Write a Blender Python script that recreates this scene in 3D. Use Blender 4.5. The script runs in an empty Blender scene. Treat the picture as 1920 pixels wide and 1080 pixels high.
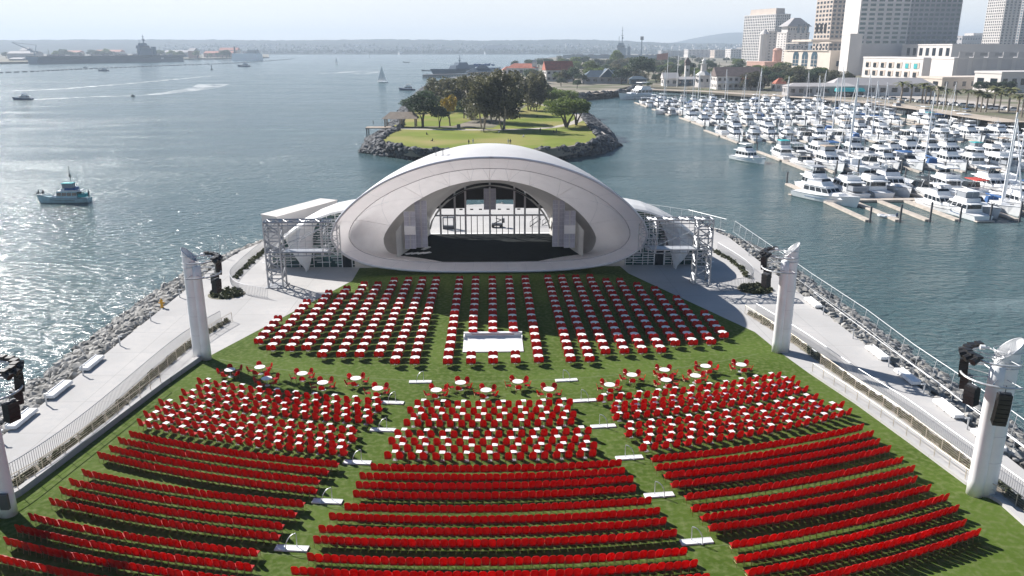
import bpy, math, random
from mathutils import Vector, Matrix
R_ = math.radians
random.seed(7)
scene = bpy.context.scene
COL = scene.collection
# ------------------------------------------------------------------ camera
F = 1500.0; CAMH = 30.0
YAW = math.atan(42 / F); PITCH = math.atan(450 / F)
cd = bpy.data.cameras.new('camera'); cam = bpy.data.objects.new('camera', cd); COL.objects.link(cam)
cd.sensor_width = 36; cd.lens = 36 * F / 1920; cd.clip_start = 0.5; cd.clip_end = 60000
cam.location = (0, 0, CAMH); cam.rotation_euler = (R_(90) - PITCH, 0, -YAW)
scene.camera = cam
# ------------------------------------------------------------------ sky, sun, exposure
SUN_AZ = R_(-48); SUN_EL = R_(34.5)
w = bpy.data.worlds.new('World'); scene.world = w; w.use_nodes = True
nt = w.node_tree; nt.nodes.clear()
sky = nt.nodes.new('ShaderNodeTexSky'); sky.sky_type = 'NISHITA'; sky.sun_disc = False
sky.sun_elevation = SUN_EL; sky.sun_rotation = SUN_AZ
sky.air_density = 1.0; sky.dust_density = 1.0; sky.ozone_density = 2.5; sky.altitude = 0
bg = nt.nodes.new('ShaderNodeBackground'); bg.inputs[1].default_value = 0.05
wo = nt.nodes.new('ShaderNodeOutputWorld')
# thin veil of high cloud over the sky: desaturates it
tc = nt.nodes.new('ShaderNodeTexCoord'); mp = nt.nodes.new('ShaderNodeMapping'); mp.inputs['Scale'].default_value = (1.2, 1.2, 7)
nz = nt.nodes.new('ShaderNodeTexNoise'); nz.inputs['Scale'].default_value = 2.2; nz.inputs['Detail'].default_value = 6
rp = nt.nodes.new('ShaderNodeMapRange'); rp.inputs[1].default_value = .35; rp.inputs[2].default_value = .7; rp.inputs[3].default_value = -.06; rp.inputs[4].default_value = .04
sx = nt.nodes.new('ShaderNodeSeparateXYZ'); el = nt.nodes.new('ShaderNodeMapRange'); el.interpolation_type = 'SMOOTHSTEP'
el.inputs[1].default_value = 0.08; el.inputs[2].default_value = .22; el.inputs[3].default_value = .98; el.inputs[4].default_value = .04
ad = nt.nodes.new('ShaderNodeMath'); ad.operation = 'ADD'; ad.use_clamp = True
mx = nt.nodes.new('ShaderNodeMix'); mx.data_type = 'RGBA'
nt.links.new(tc.outputs['Generated'], mp.inputs[0]); nt.links.new(mp.outputs[0], nz.inputs[0]); nt.links.new(nz.outputs[0], rp.inputs[0])
nt.links.new(tc.outputs['Generated'], sx.inputs[0]); nt.links.new(sx.outputs['Z'], el.inputs[0])
nt.links.new(el.outputs[0], ad.inputs[0]); nt.links.new(rp.outputs[0], ad.inputs[1])
nt.links.new(ad.outputs[0], mx.inputs[0]); hsv = nt.nodes.new('ShaderNodeHueSaturation'); hsv.inputs['Saturation'].default_value = 1.5; hsv.inputs['Value'].default_value = 0.82; nt.links.new(sky.outputs[0], hsv.inputs['Color']); nt.links.new(hsv.outputs[0], mx.inputs[6]); mx.inputs[7].default_value = (11.6, 11.8, 11.8, 1)
nt.links.new(mx.outputs[2], bg.inputs[0]); nt.links.new(bg.outputs[0], wo.inputs[0])
sd = bpy.data.lights.new('sun', 'SUN'); sd.energy = 5.0; sd.angle = R_(0.5); sd.color = (1, .96, .91)
sun = bpy.data.objects.new('sun', sd); COL.objects.link(sun)
sdir = Vector((math.sin(SUN_AZ) * math.cos(SUN_EL), math.cos(SUN_AZ) * math.cos(SUN_EL), math.sin(SUN_EL)))
sun.rotation_euler = sdir.to_track_quat('Z', 'Y').to_euler(); sun.location = (-200, 200, 300)
scene.view_settings.view_transform = 'Standard'; scene.view_settings.look = 'None'
scene.view_settings.exposure = 0.86; scene.view_settings.gamma = 1
try:
    scene.cycles.max_bounces = 6; scene.cycles.diffuse_bounces = 3; scene.cycles.glossy_bounces = 2
    scene.cycles.transmission_bounces = 3; scene.cycles.transparent_max_bounces = 12; scene.cycles.volume_bounces = 0
    scene.cycles.sample_clamp_indirect = 4; scene.cycles.caustics_reflective = False; scene.cycles.caustics_refractive = False
except Exception: pass

# ------------------------------------------------------------------ where a feature of the photo stands in the world
_fw = Vector((math.sin(YAW) * math.cos(PITCH), math.cos(YAW) * math.cos(PITCH), -math.sin(PITCH)))
_rt = Vector((math.cos(YAW), -math.sin(YAW), 0))
_up = Vector((math.sin(YAW) * math.sin(PITCH), math.cos(YAW) * math.sin(PITCH), math.cos(PITCH)))
def ray(px, py): return _fw + _rt * ((px - 960) / F) + _up * ((540 - py) / F)
def at(px, py, z=0.0):
    d = ray(px, py); t = (z - CAMH) / d.z; return Vector((d.x * t, d.y * t, z))
def atY(px, py, Y):
    d = ray(px, py); t = Y / d.y; return Vector((d.x * t, Y, CAMH + d.z * t))
def proj(p):
    q = Vector(p) - Vector((0, 0, CAMH)); zc = q.dot(_fw)
    return (960 + F * q.dot(_rt) / zc, 540 - F * q.dot(_up) / zc, zc)
WZ = -3.5     # water level

# ------------------------------------------------------------------ materials
def lin(c):
    return tuple(((x / 255) / 12.92 if x / 255 <= .04045 else (((x / 255) + .055) / 1.055) ** 2.4) for x in c) + (1,)
MATS = {}
def mat(name, col, rough=.6, metal=0, var=.12, scale=1.0, bump=0, spec=.5, col2=None, trans=0, rnd=0, detail=4, emit=None):
    if name in MATS: return MATS[name]
    m = bpy.data.materials.new(name); m.use_nodes = True; n = m.node_tree; b = n.nodes['Principled BSDF']
    b.inputs['Roughness'].default_value = rough; b.inputs['Metallic'].default_value = metal
    b.inputs['Specular IOR Level'].default_value = spec
    c = tuple(col[:3]) + (1,)
    c2 = tuple(col2[:3]) + (1,) if col2 else tuple(max(0, x * (1 - var)) for x in c[:3]) + (1,)
    c1 = c if col2 else tuple(min(1, x * (1 + var * .6)) for x in c[:3]) + (1,)
    g = n.nodes.new('ShaderNodeNewGeometry'); t = n.nodes.new('ShaderNodeTexNoise')
    t.inputs['Scale'].default_value = scale; t.inputs['Detail'].default_value = detail; t.inputs['Roughness'].default_value = .6
    r = n.nodes.new('ShaderNodeValToRGB'); r.color_ramp.elements[0].position = .35; r.color_ramp.elements[1].position = .65
    r.color_ramp.elements[0].color = c2; r.color_ramp.elements[1].color = c1
    n.links.new(g.outputs['Position'], t.inputs['Vector']); n.links.new(t.outputs['Fac'], r.inputs[0])
    out = r.outputs[0]
    if rnd:
        oi = n.nodes.new('ShaderNodeObjectInfo'); hs = n.nodes.new('ShaderNodeHueSaturation')
        mr = n.nodes.new('ShaderNodeMapRange'); mr.inputs[3].default_value = 1 - rnd; mr.inputs[4].default_value = 1 + rnd
        n.links.new(oi.outputs['Random'], mr.inputs[0]); n.links.new(mr.outputs[0], hs.inputs['Value']); n.links.new(out, hs.inputs['Color']); out = hs.outputs[0]
    n.links.new(out, b.inputs['Base Color'])
    if bump:
        bp = n.nodes.new('ShaderNodeBump'); bp.inputs['Strength'].default_value = bump; bp.inputs['Distance'].default_value = .05
        n.links.new(t.outputs['Fac'], bp.inputs['Height']); n.links.new(bp.outputs[0], b.inputs['Normal'])
    if trans:
        tr = n.nodes.new('ShaderNodeBsdfTranslucent'); ms = n.nodes.new('ShaderNodeMixShader'); ms.inputs[0].default_value = trans
        n.links.new(out, tr.inputs[0]); n.links.new(b.outputs[0], ms.inputs[1]); n.links.new(tr.outputs[0], ms.inputs[2])
        n.links.new(ms.outputs[0], n.nodes['Material Output'].inputs[0])
    MATS[name] = m; return m

M = {}
M['white'] = mat('white_paint', (.86, .86, .855), .35, var=.05, scale=.8)
M['offwhite'] = mat('off_white', (.66, .65, .62), .55, var=.08, scale=.7)
M['shell'] = mat('white_membrane', (.90, .895, .89), .5, var=.03, scale=.35, trans=.40)
M['lining'] = mat('lining_fabric', (.96, .93, .935), .75, var=.04, scale=.5, trans=.55)
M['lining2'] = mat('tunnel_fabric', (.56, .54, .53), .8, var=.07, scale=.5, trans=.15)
M['seam'] = mat('seam_grey', (.48, .45, .48), .7)
M['bead'] = mat('rim_bead', (.62, .63, .68), .4, var=.03)
M['steel'] = mat('galvanised_steel', (.42, .43, .45), .45, .6, var=.15, scale=6)
M['wsteel'] = mat('pale_steel', (.56, .57, .58), .4, .3, var=.1, scale=5)
M['rail'] = mat('warm_steel_rail', (.55, .48, .38), .45, .2, var=.1, scale=5)
M['dsteel'] = mat('dark_steel', (.09, .095, .11), .5, .3)
M['black'] = mat('black_cabinet', (.012, .012, .014), .5, var=.3)
M['blackfloor'] = mat('stage_black', (.012, .015, .016), .9, var=.3, scale=1.2, spec=.12)
M['glassg'] = mat('green_glass', (.03, .085, .085), .08, var=.4, scale=.5, spec=.8)
M['glassd'] = mat('dark_glass', (.015, .022, .03), .1, var=.4, scale=.4, spec=.8)
M['glassb'] = mat('blue_glass', (.03, .07, .10), .12, var=.4, scale=.05, spec=.8)
M['red'] = mat('red_chair_shell', (.66, .007, .004), .42, var=.08, scale=3, rnd=.14, trans=.46, spec=.3)
M['redfab'] = mat('red_chair_seat', (.50, .008, .006), .5, var=.12, scale=3, trans=.25, spec=.3)
M['tan'] = mat('tan_frame', (.36, .22, .10), .5, .2, var=.15, scale=8)
M['cloth'] = mat('white_table_top', (.80, .79, .78), .5, var=.04, scale=4)
M['trunk'] = mat('pale_bark', (.30, .25, .20), .9, var=.35, scale=1.5)
M['dtrunk'] = mat('dark_bark', (.09, .07, .055), .9, var=.35, scale=1.5)
M['rock'] = mat('grey_rock', (.33, .32, .30), .9, var=.6, scale=.9, bump=.5)
M['drock'] = mat('dark_rock', (.15, .155, .165), .85, scale=.8, bump=.5, col2=(.018, .02, .024), detail=3)
M['sand'] = mat('sandy_earth', (.44, .37, .30), .9, var=.2, scale=.05)
M['roofred'] = mat('red_tile_roof', (.42, .13, .08), .8, var=.25, scale=.4)
M['roofblue'] = mat('slate_blue_roof', (.07, .11, .15), .8, var=.2, scale=.4)
M['roofbrown'] = mat('brown_shingle_roof', (.17, .13, .12), .85, var=.25, scale=.4)
M['wood'] = mat('weathered_wood', (.36, .29, .23), .8, var=.25, scale=1)
M['dock'] = mat('dock_deck', (.50, .44, .38), .8, var=.2, scale=.7)
M['pile'] = mat('dock_pile', (.13, .125, .13), .7, var=.3, scale=1)
M['navy'] = mat('navy_grey', (.13, .19, .26), .6, var=.15, scale=.03)
M['cblue'] = mat('blue_canvas', (.02, .09, .25), .7)
M['cteal'] = mat('teal_canvas', (.02, .36, .38), .7)
M['ctan'] = mat('tan_canvas', (.42, .33, .25), .7)
M['cblack'] = mat('black_canvas', (.02, .025, .03), .7)
M['cgrey'] = mat('grey_canvas', (.30, .32, .35), .7)
M['cred'] = mat('red_canvas', (.5, .05, .03), .7)
M['gel'] = mat('white_gelcoat', (.86, .865, .87), .25, var=.05, scale=.6)
M['gelb'] = mat('blue_hull', (.03, .06, .14), .25)
M['beige'] = mat('beige_stucco', (.56, .47, .40), .85, var=.08, scale=.08)
M['cream'] = mat('cream_stucco', (.66, .58, .50), .85, var=.08, scale=.08)
M['pinkst'] = mat('pink_stucco', (.55, .34, .27), .85, var=.1, scale=.08)
M['greyst'] = mat('grey_concrete', (.42, .40, .40), .85, var=.1, scale=.05)
M['whitest'] = mat('white_stucco', (.66, .62, .59), .85, var=.06, scale=.08)
M['panelst'] = mat('pale_wall_panel', (.58, .545, .53), .85, var=.06, scale=.08)
M['yellow'] = mat('yellow_paint', (.75, .38, .02), .45)
M['skin'] = mat('skin', (.45, .28, .20), .6)
M['dcloth'] = mat('dark_clothing', (.03, .03, .04), .8)
M['lcloth'] = mat('light_clothing', (.5, .5, .52), .8)
M['leafdark'] = mat('leaf_dark', (.075, .115, .05), .6, scale=.35, col2=(.03, .055, .03), trans=.42, rnd=.25)
M['leafolive'] = mat('leaf_olive', (.175, .165, .085), .6, scale=.3, col2=(.065, .07, .04), trans=.4, rnd=.2)
M['leafgreen'] = mat('leaf_green', (.20, .25, .06), .6, scale=.3, col2=(.06, .10, .03), trans=.42, rnd=.25)
M['leafyellow'] = mat('leaf_yellow', (.62, .42, .04), .6, scale=.4, col2=(.13, .13, .03), trans=.2)
M['leafpalm'] = mat('leaf_palm', (.20, .19, .07), .6, scale=.3, col2=(.07, .09, .03), trans=.15, rnd=.25)
M['shrub'] = mat('shrub_leaf', (.12, .13, .05), .7, scale=1.2, col2=(.04, .05, .025), trans=.1)

def surf_tex(name, c1, c2, c3, s1, s2, rough=.9, bump=.3, bdist=.05, joints=None, jm=.68):
    """ground material: two scales of noise between three base colours, optional slab joints"""
    m = bpy.data.materials.new(name); m.use_nodes = True; n = m.node_tree; b = n.nodes['Principled BSDF']; b.inputs['Roughness'].default_value = rough
    b.inputs['Specular IOR Level'].default_value = .06
    g = n.nodes.new('ShaderNodeNewGeometry')
    a = n.nodes.new('ShaderNodeTexNoise'); a.inputs['Scale'].default_value = s1; a.inputs['Detail'].default_value = 5
    d = n.nodes.new('ShaderNodeTexNoise'); d.inputs['Scale'].default_value = s2; d.inputs['Detail'].default_value = 3
    ra = n.nodes.new('ShaderNodeValToRGB'); ra.color_ramp.elements[0].position = .38; ra.color_ramp.elements[1].position = .62
    ra.color_ramp.elements[0].color = tuple(c1) + (1,); ra.color_ramp.elements[1].color = tuple(c2) + (1,)
    mixn = n.nodes.new('ShaderNodeMix'); mixn.data_type = 'RGBA'
    rb = n.nodes.new('ShaderNodeMapRange'); rb.inputs[1].default_value = .45; rb.inputs[2].default_value = .7
    n.links.new(g.outputs['Position'], a.inputs['Vector']); n.links.new(g.outputs['Position'], d.inputs['Vector'])
    n.links.new(a.outputs['Fac'], ra.inputs[0]); n.links.new(d.outputs['Fac'], rb.inputs[0])
    n.links.new(rb.outputs[0], mixn.inputs[0]); n.links.new(ra.outputs[0], mixn.inputs[6]); mixn.inputs[7].default_value = tuple(c3) + (1,)
    out = mixn.outputs[2]
    if joints:
        br = n.nodes.new('ShaderNodeTexBrick'); br.inputs['Scale'].default_value = 1; br.inputs['Brick Width'].default_value = joints[0]; br.inputs['Row Height'].default_value = joints[1]
        br.inputs['Mortar Size'].default_value = .025; br.offset = 0; br.inputs['Color1'].default_value = (1, 1, 1, 1); br.inputs['Color2'].default_value = (.95, .95, .95, 1); br.inputs['Mortar'].default_value = (jm, jm, jm, 1)
        n.links.new(g.outputs['Position'], br.inputs['Vector'])
        mu = n.nodes.new('ShaderNodeMix'); mu.data_type = 'RGBA'; mu.blend_type = 'MULTIPLY'; mu.inputs[0].default_value = 1
        n.links.new(out, mu.inputs[6]); n.links.new(br.outputs['Color'], mu.inputs[7]); out = mu.outputs[2]
    n.links.new(out, b.inputs['Base Color'])
    bp = n.nodes.new('ShaderNodeBump'); bp.inputs['Strength'].default_value = bump; bp.inputs['Distance'].default_value = bdist
    n.links.new(d.outputs['Fac'], bp.inputs['Height']); n.links.new(bp.outputs[0], b.inputs['Normal'])
    return m
M['lawn'] = surf_tex('artificial_turf', (.058, .096, .014), (.086, .132, .024), (.128, .160, .055), .12, 2.2, bump=.6, joints=(60, 4.6), jm=.9)
M['turfline'] = mat('worn_turf_line', (.10, .14, .035), .9)
M['islandgrass'] = surf_tex('park_grass', (.15, .19, .035), (.20, .24, .05), (.31, .26, .11), .05, .035, bump=.3)
M['concrete'] = surf_tex('light_concrete', (.44, .43, .42), (.51, .495, .48), (.46, .455, .45), .15, 1.3, bump=.1, joints=(6.0, 6.0))
M['pave'] = surf_tex('path_paving', (.42, .38, .34), (.50, .46, .42), (.45, .42, .39), .15, 1.3, bump=.1)
M['earth'] = surf_tex('town_ground', (.20, .18, .14), (.34, .30, .26), (.10, .12, .06), .01, .03, bump=.1)
M['hill'] = surf_tex('far_hillside', (.025, .04, .04), (.05, .06, .055), (.02, .035, .035), .006, .02, bump=.3)

# ------------------------------------------------------------------ mesh builder
class MB:
    def __init__(s): s.v = []; s.f = []; s.m = []; s.cur = 0
    def mi(s, i): s.cur = i; return s
    def add(s, vs, fs):
        o = len(s.v); s.v += [tuple(p) for p in vs]
        for f in fs: s.f.append(tuple(i + o for i in f)); s.m.append(s.cur)
        return s
    def quad(s, *p): return s.add(p, [tuple(range(len(p)))])
    def box(s, c, d, rz=0, tilt=None):
        hx, hy, hz = d[0] / 2, d[1] / 2, d[2] / 2
        vs = [Vector((x, y, z)) for x in (-hx, hx) for y in (-hy, hy) for z in (-hz, hz)]
        m = Matrix.Rotation(rz, 3, 'Z')
        if tilt is not None: m = m @ tilt
        vs = [m @ p + Vector(c) for p in vs]
        return s.add(vs, [(0, 1, 3, 2), (4, 6, 7, 5), (0, 4, 5, 1), (2, 3, 7, 6), (0, 2, 6, 4), (1, 5, 7, 3)])
    def frus(s, x0, x1, y0, y1, z0, z1, ix=0, iy0=0, iy1=0):
        """tapered box: top inset by ix on the sides, iy0 at the back, iy1 at the front"""
        vs = [(x0, y0, z0), (x1, y0, z0), (x1, y1, z0), (x0, y1, z0), (x0 + ix, y0 + iy0, z1), (x1 - ix, y0 + iy0, z1), (x1 - ix, y1 - iy1, z1), (x0 + ix, y1 - iy1, z1)]
        return s.add(vs, [(3, 2, 1, 0), (4, 5, 6, 7), (0, 1, 5, 4), (1, 2, 6, 5), (2, 3, 7, 6), (3, 0, 4, 7)])
    def prism(s, poly, z0, z1):
        n = len(poly); vs = [(p[0], p[1], z0) for p in poly] + [(p[0], p[1], z1) for p in poly]
        a = sum(poly[i][0] * poly[(i + 1) % n][1] - poly[(i + 1) % n][0] * poly[i][1] for i in range(n))
        if a < 0:
            poly = poly[::-1]; vs = [(p[0], p[1], z0) for p in poly] + [(p[0], p[1], z1) for p in poly]
        return s.add(vs, [tuple(range(n))[::-1], tuple(range(n, 2 * n))] + [(i, (i + 1) % n, n + (i + 1) % n, n + i) for i in range(n)])
    def tube(s, pts, r, n=6, r1=None, cap=True):
        pts = [Vector(p) for p in pts]; k = len(pts); vs = []; fs = []
        for i, p in enumerate(pts):
            d = (pts[min(i + 1, k - 1)] - pts[max(i - 1, 0)]).normalized()
            a = Vector((0, 0, 1)) if abs(d.z) < .9 else Vector((1, 0, 0))
            u = d.cross(a).normalized(); v = d.cross(u).normalized()
            rr = r if r1 is None else r + (r1 - r) * i / (k - 1)
            vs += [p + u * (rr * math.cos(2 * math.pi * j / n)) + v * (rr * math.sin(2 * math.pi * j / n)) for j in range(n)]
        for i in range(k - 1):
            for j in range(n): fs.append((i * n + j, i * n + (j + 1) % n, (i + 1) * n + (j + 1) % n, (i + 1) * n + j))
        if cap: fs.append(tuple(range(n))[::-1]); fs.append(tuple(range((k - 1) * n, k * n)))
        return s.add(vs, fs)
    def rings(s, rings, closed=True, capa=False, capb=False):
        n = len(rings[0]); vs = [p for r in rings for p in r]; fs = []
        for i in range(len(rings) - 1):
            for j in range(n if closed else n - 1): fs.append((i * n + j, i * n + (j + 1) % n, (i + 1) * n + (j + 1) % n, (i + 1) * n + j))
        if capa: fs.append(tuple(range(n))[::-1])
        if capb: fs.append(tuple(range((len(rings) - 1) * n, len(rings) * n)))
        return s.add(vs, fs)
    def cyl(s, c, r, h, n=12, r1=None):
        r1 = r if r1 is None else r1
        return s.rings([[(c[0] + r * math.cos(2 * math.pi * j / n), c[1] + r * math.sin(2 * math.pi * j / n), c[2]) for j in range(n)],
                        [(c[0] + r1 * math.cos(2 * math.pi * j / n), c[1] + r1 * math.sin(2 * math.pi * j / n), c[2] + h) for j in range(n)]], True, True, True)
    def xf(s, mtx, other):
        return s.add([mtx @ Vector(p) for p in other.v], other.f)
    def mesh(s, name, mats, smooth=False):
        me = bpy.data.meshes.new(name); me.from_pydata(s.v, [], s.f)
        for m in (mats if isinstance(mats, (list, tuple)) else [mats]): me.materials.append(m)
        if any(s.m): me.polygons.foreach_set('material_index', s.m)
        if smooth: me.polygons.foreach_set('use_smooth', [True] * len(s.f))
        me.update(); return me
KIDS = {}
def obj(name, me, parent=None, loc=(0, 0, 0), rz=0, sc=None):
    o = bpy.data.objects.new(name, me); COL.objects.link(o); o.location = loc; o.rotation_euler = (0, 0, rz)
    if sc: o.scale = (sc, sc, sc) if not isinstance(sc, (tuple, list)) else sc
    if parent is not None: o.parent = parent; KIDS.setdefault(parent, []).append(o)
    return o
def build(mb, name, mats, parent=None, smooth=False, **k): return obj(name, mb.mesh(name, mats, smooth), parent, **k)
def tag(o, label=None, cat=None, group=None, kind=None):
    if label: o['label'] = label
    if cat: o['category'] = cat
    if group: o['group'] = group
    if kind: o['kind'] = kind
    return o
def thing(name, label, cat, loc=(0, 0, 0), rz=0, group=None):
    o = bpy.data.objects.new(name, None); COL.objects.link(o); o.location = loc; o.rotation_euler = (0, 0, rz); o.empty_display_size = .2
    return tag(o, label, cat, group)
def dup(root, loc, rz=0, label=None, group=None, sc=None, parent=None):
    r = root.copy(); COL.objects.link(r); r.location = loc; r.rotation_euler = (0, 0, rz)
    if sc: r.scale = (sc, sc, sc) if not isinstance(sc, (tuple, list)) else sc
    if label: r['label'] = label
    if group: r['group'] = group
    for ch in KIDS.get(root, []):
        c = ch.copy(); COL.objects.link(c); c.parent = r; KIDS.setdefault(r, []).append(c)
        for g in KIDS.get(ch, []):
            d = g.copy(); COL.objects.link(d); d.parent = c; KIDS.setdefault(c, []).append(d)
    return r
def struct(mb, name, mats, smooth=False): return tag(build(mb, name, mats, smooth=smooth), kind='structure')
_O = 'zeroth first second third fourth fifth sixth seventh eighth ninth tenth eleventh twelfth thirteenth fourteenth fifteenth sixteenth seventeenth eighteenth nineteenth'.split()
_T = {20: 'twent', 30: 'thirt', 40: 'fort', 50: 'fift'}
def ordw(n):
    if n < 20: return _O[n]
    t = n // 10 * 10
    return _T[t] + 'ieth' if n == t else _T[t] + 'y-' + _O[n - t]
def ell(cx, cy, a, b, z, n=24, rz=0):
    return [(cx + a * math.cos(2 * math.pi * i / n) * math.cos(rz) - b * math.sin(2 * math.pi * i / n) * math.sin(rz), cy + a * math.cos(2 * math.pi * i / n) * math.sin(rz) + b * math.sin(2 * math.pi * i / n) * math.cos(rz), z) for i in range(n)]
def along(pts, step):
    """points every `step` metres along a polyline, with directions"""
    out = []; acc = 0; pts = [Vector(p) for p in pts]
    for a, b in zip(pts, pts[1:]):
        L = (b - a).length; t = acc
        while t < L: out.append((a.lerp(b, t / L), (b - a).normalized())); t += step
        acc = t - L
    return out
def smoothpath(pts, k=6):
    pts = [Vector(p) for p in pts]; P = [pts[0]] + pts + [pts[-1]]; out = []
    for i in range(1, len(P) - 2):
        for j in range(k):
            t = j / k; a, b, c, d = P[i - 1:i + 3]
            out.append(.5 * ((2 * b) + (c - a) * t + (2 * a - 5 * b + 4 * c - d) * t * t + (3 * b - a - 3 * c + d) * t ** 3))
    out.append(pts[-1]); return out
# ================================================================== WATER
def water_mat():
    m = bpy.data.materials.new('bay_water'); m.use_nodes = True; n = m.node_tree; b = n.nodes['Principled BSDF']
    b.inputs['IOR'].default_value = 1.33
    g = n.nodes.new('ShaderNodeNewGeometry')
    def noise(scale, det, sx=1, sy=1, rot=0, dist=0):
        mp = n.nodes.new('ShaderNodeMapping'); mp.inputs['Scale'].default_value = (sx, sy, 1); mp.inputs['Rotation'].default_value = (0, 0, rot)
        t = n.nodes.new('ShaderNodeTexNoise'); t.inputs['Scale'].default_value = scale; t.inputs['Detail'].default_value = det; t.inputs['Roughness'].default_value = .55; t.inputs['Distortion'].default_value = dist
        n.links.new(g.outputs['Position'], mp.inputs[0]); n.links.new(mp.outputs[0], t.inputs['Vector']); return t.outputs['Fac']
    chop = noise(.55, 5, 1.0, 1.8, R_(18), .4); swell = noise(.13, 3, .8, 1.5, R_(-12), .3); patch = noise(.008, 5, 1, 1.7, R_(20), .8); streak = noise(.014, 6, .6, 2.4, R_(-8), 1.5)
    def math_(op, a, b_):
        k = n.nodes.new('ShaderNodeMath'); k.operation = op
        for i, x in enumerate((a, b_)):
            if isinstance(x, (int, float)): k.inputs[i].default_value = x
            else: n.links.new(x, k.inputs[i])
        return k.outputs[0]
    h = math_('ADD', math_('MULTIPLY', chop, WAVE_A), math_('MULTIPLY', swell, WAVE_B))
    pr = n.nodes.new('ShaderNodeMapRange'); pr.inputs[1].default_value = .35; pr.inputs[2].default_value = .65; pr.inputs[3].default_value = .65; pr.inputs[4].default_value = 1.15
    n.links.new(patch, pr.inputs[0]); h = math_('MULTIPLY', h, pr.outputs[0])
    bp = n.nodes.new('ShaderNodeBump'); bp.inputs['Strength'].default_value = 1; bp.inputs['Distance'].default_value = 1
    n.links.new(h, bp.inputs['Height']); n.links.new(bp.outputs[0], b.inputs['Normal'])
    rr = n.nodes.new('ShaderNodeMapRange'); rr.inputs[1].default_value = .4; rr.inputs[2].default_value = .65; rr.inputs[3].default_value = .10; rr.inputs[4].default_value = .24
    n.links.new(streak, rr.inputs[0]); n.links.new(rr.outputs[0], b.inputs['Roughness'])
    cr = n.nodes.new('ShaderNodeValToRGB'); cr.color_ramp.elements[0].position = .35; cr.color_ramp.elements[1].position = .7
    cr.color_ramp.elements[0].color = (.045, .092, .098, 1); cr.color_ramp.elements[1].color = (.078, .128, .134, 1)
    n.links.new(patch, cr.inputs[0])
    fl = n.nodes.new('ShaderNodeMapRange'); fl.inputs[1].default_value = .60; fl.inputs[2].default_value = .72; fl.inputs[4].default_value = .55; n.links.new(streak, fl.inputs[0])
    fm = n.nodes.new('ShaderNodeMix'); fm.data_type = 'RGBA'; n.links.new(fl.outputs[0], fm.inputs[0]); n.links.new(cr.outputs[0], fm.inputs[6]); fm.inputs[7].default_value = (.20, .26, .27, 1); n.links.new(fm.outputs[2], b.inputs['Base Color'])
    return m
WAVE_A = .62; WAVE_B = .45
M['water'] = water_mat()
struct(MB().quad((-16000, -600, WZ), (16000, -600, WZ), (16000, 16000, WZ), (-16000, 16000, WZ)), 'water', M['water'])
struct(MB().quad((-16000, -600, WZ - 6), (16000, -600, WZ - 6), (16000, 16000, WZ - 6), (-16000, 16000, WZ - 6)), 'seabed', M['sand'])

# ================================================================== VENUE GROUND
EDGE = [(-39.5, 5), (-39.5, 112), (-38.5, 121), (-36, 130), (-30, 143), (-18, 155), (0, 159), (16, 156.5), (30, 149), (37, 139), (39.5, 128), (39.5, 5)]
struct(MB().prism(EDGE, WZ - 2, 0), 'promenade', M['concrete'])
# sloping bank down to the water (outside the slab)
def outset(poly, d):
    n = len(poly); c = Vector((sum(p[0] for p in poly) / n, sum(p[1] for p in poly) / n)); out = []
    for i, p in enumerate(poly):
        a = Vector(poly[i - 1]); b = Vector(poly[(i + 1) % n]); p = Vector(p); t = (b - a).normalized() if 0 < i < n - 1 else ((b - p).normalized() if i == 0 else (p - a).normalized())
        nn = Vector((t.y, -t.x))
        if nn.dot(p - c) < 0: nn = -nn
        if i in (0, n - 1): nn = Vector((1 if p.x > 0 else -1, 0))
        out.append(p + nn * d)
    return out
o0 = outset(EDGE, .3); o1 = outset(EDGE, 8.6)
mb = MB(); n = len(EDGE)
for i in range(n - 1): mb.quad((o0[i].x, o0[i].y, -.35), (o0[i + 1].x, o0[i + 1].y, -.35), (o1[i + 1].x, o1[i + 1].y, WZ - .8), (o1[i].x, o1[i].y, WZ - .8))
struct(mb, 'embankment', M['rock'])
LAWN = [(-35.5, 18), (-35.2, 36), (-34.4, 43), (-34.0, 47.6), (-32.9, 50.4), (-32.2, 55), (-31.2, 62), (-30.2, 69), (-28.9, 76), (-18.6, 104), (-18.6, 110.5), (18.6, 110.5), (19.2, 106.5), (29.1, 82.3), (29.6, 77), (30.6, 70.5), (32.0, 63.5), (33.1, 56), (33.9, 50), (34.8, 47.5), (34.8, 43), (35.5, 36), (35.5, 18)]
struct(MB().quad(*[(x, y, .008) for x, y in LAWN]), 'lawn', M['lawn'])
# worn terrace lines on the turf
def arcpts(r, a0, a1, n, z=0, cy=132): return [(r * math.sin(R_(a0 + (a1 - a0) * i / n)), cy - r * math.cos(R_(a0 + (a1 - a0) * i / n)), z) for i in range(n + 1)]
mb = MB()
for r, a in ((62.4, 26), (67.4, 22), (73.2, 22), (78.9, 22), (84.3, 21), (89.9, 20)):
    A = arcpts(r, -a, a, 60, .016); B = arcpts(r + (.16 if r < 63 else .09), -a, a, 60, .016)
    for i in range(60): mb.quad(A[i], A[i + 1], B[i + 1], B[i])
struct(mb, 'terrace_edge_lines', M['turfline'])
# white concrete curb walls beside the lawn
for sgn in (-1, 1):
    path = [p for p in LAWN if p[0] * sgn > 0 and 36 <= p[1] <= 76.5]; path.sort(key=lambda p: p[1])
    mb = MB(); inn = [(x + sgn * .02, y) for x, y in path]; out = [(x + sgn * .42, y) for x, y in path]
    mb.prism(inn + out[::-1], 0, .22 if sgn > 0 else .5); struct(mb, 'kerb_wall', M['concrete'])

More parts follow.
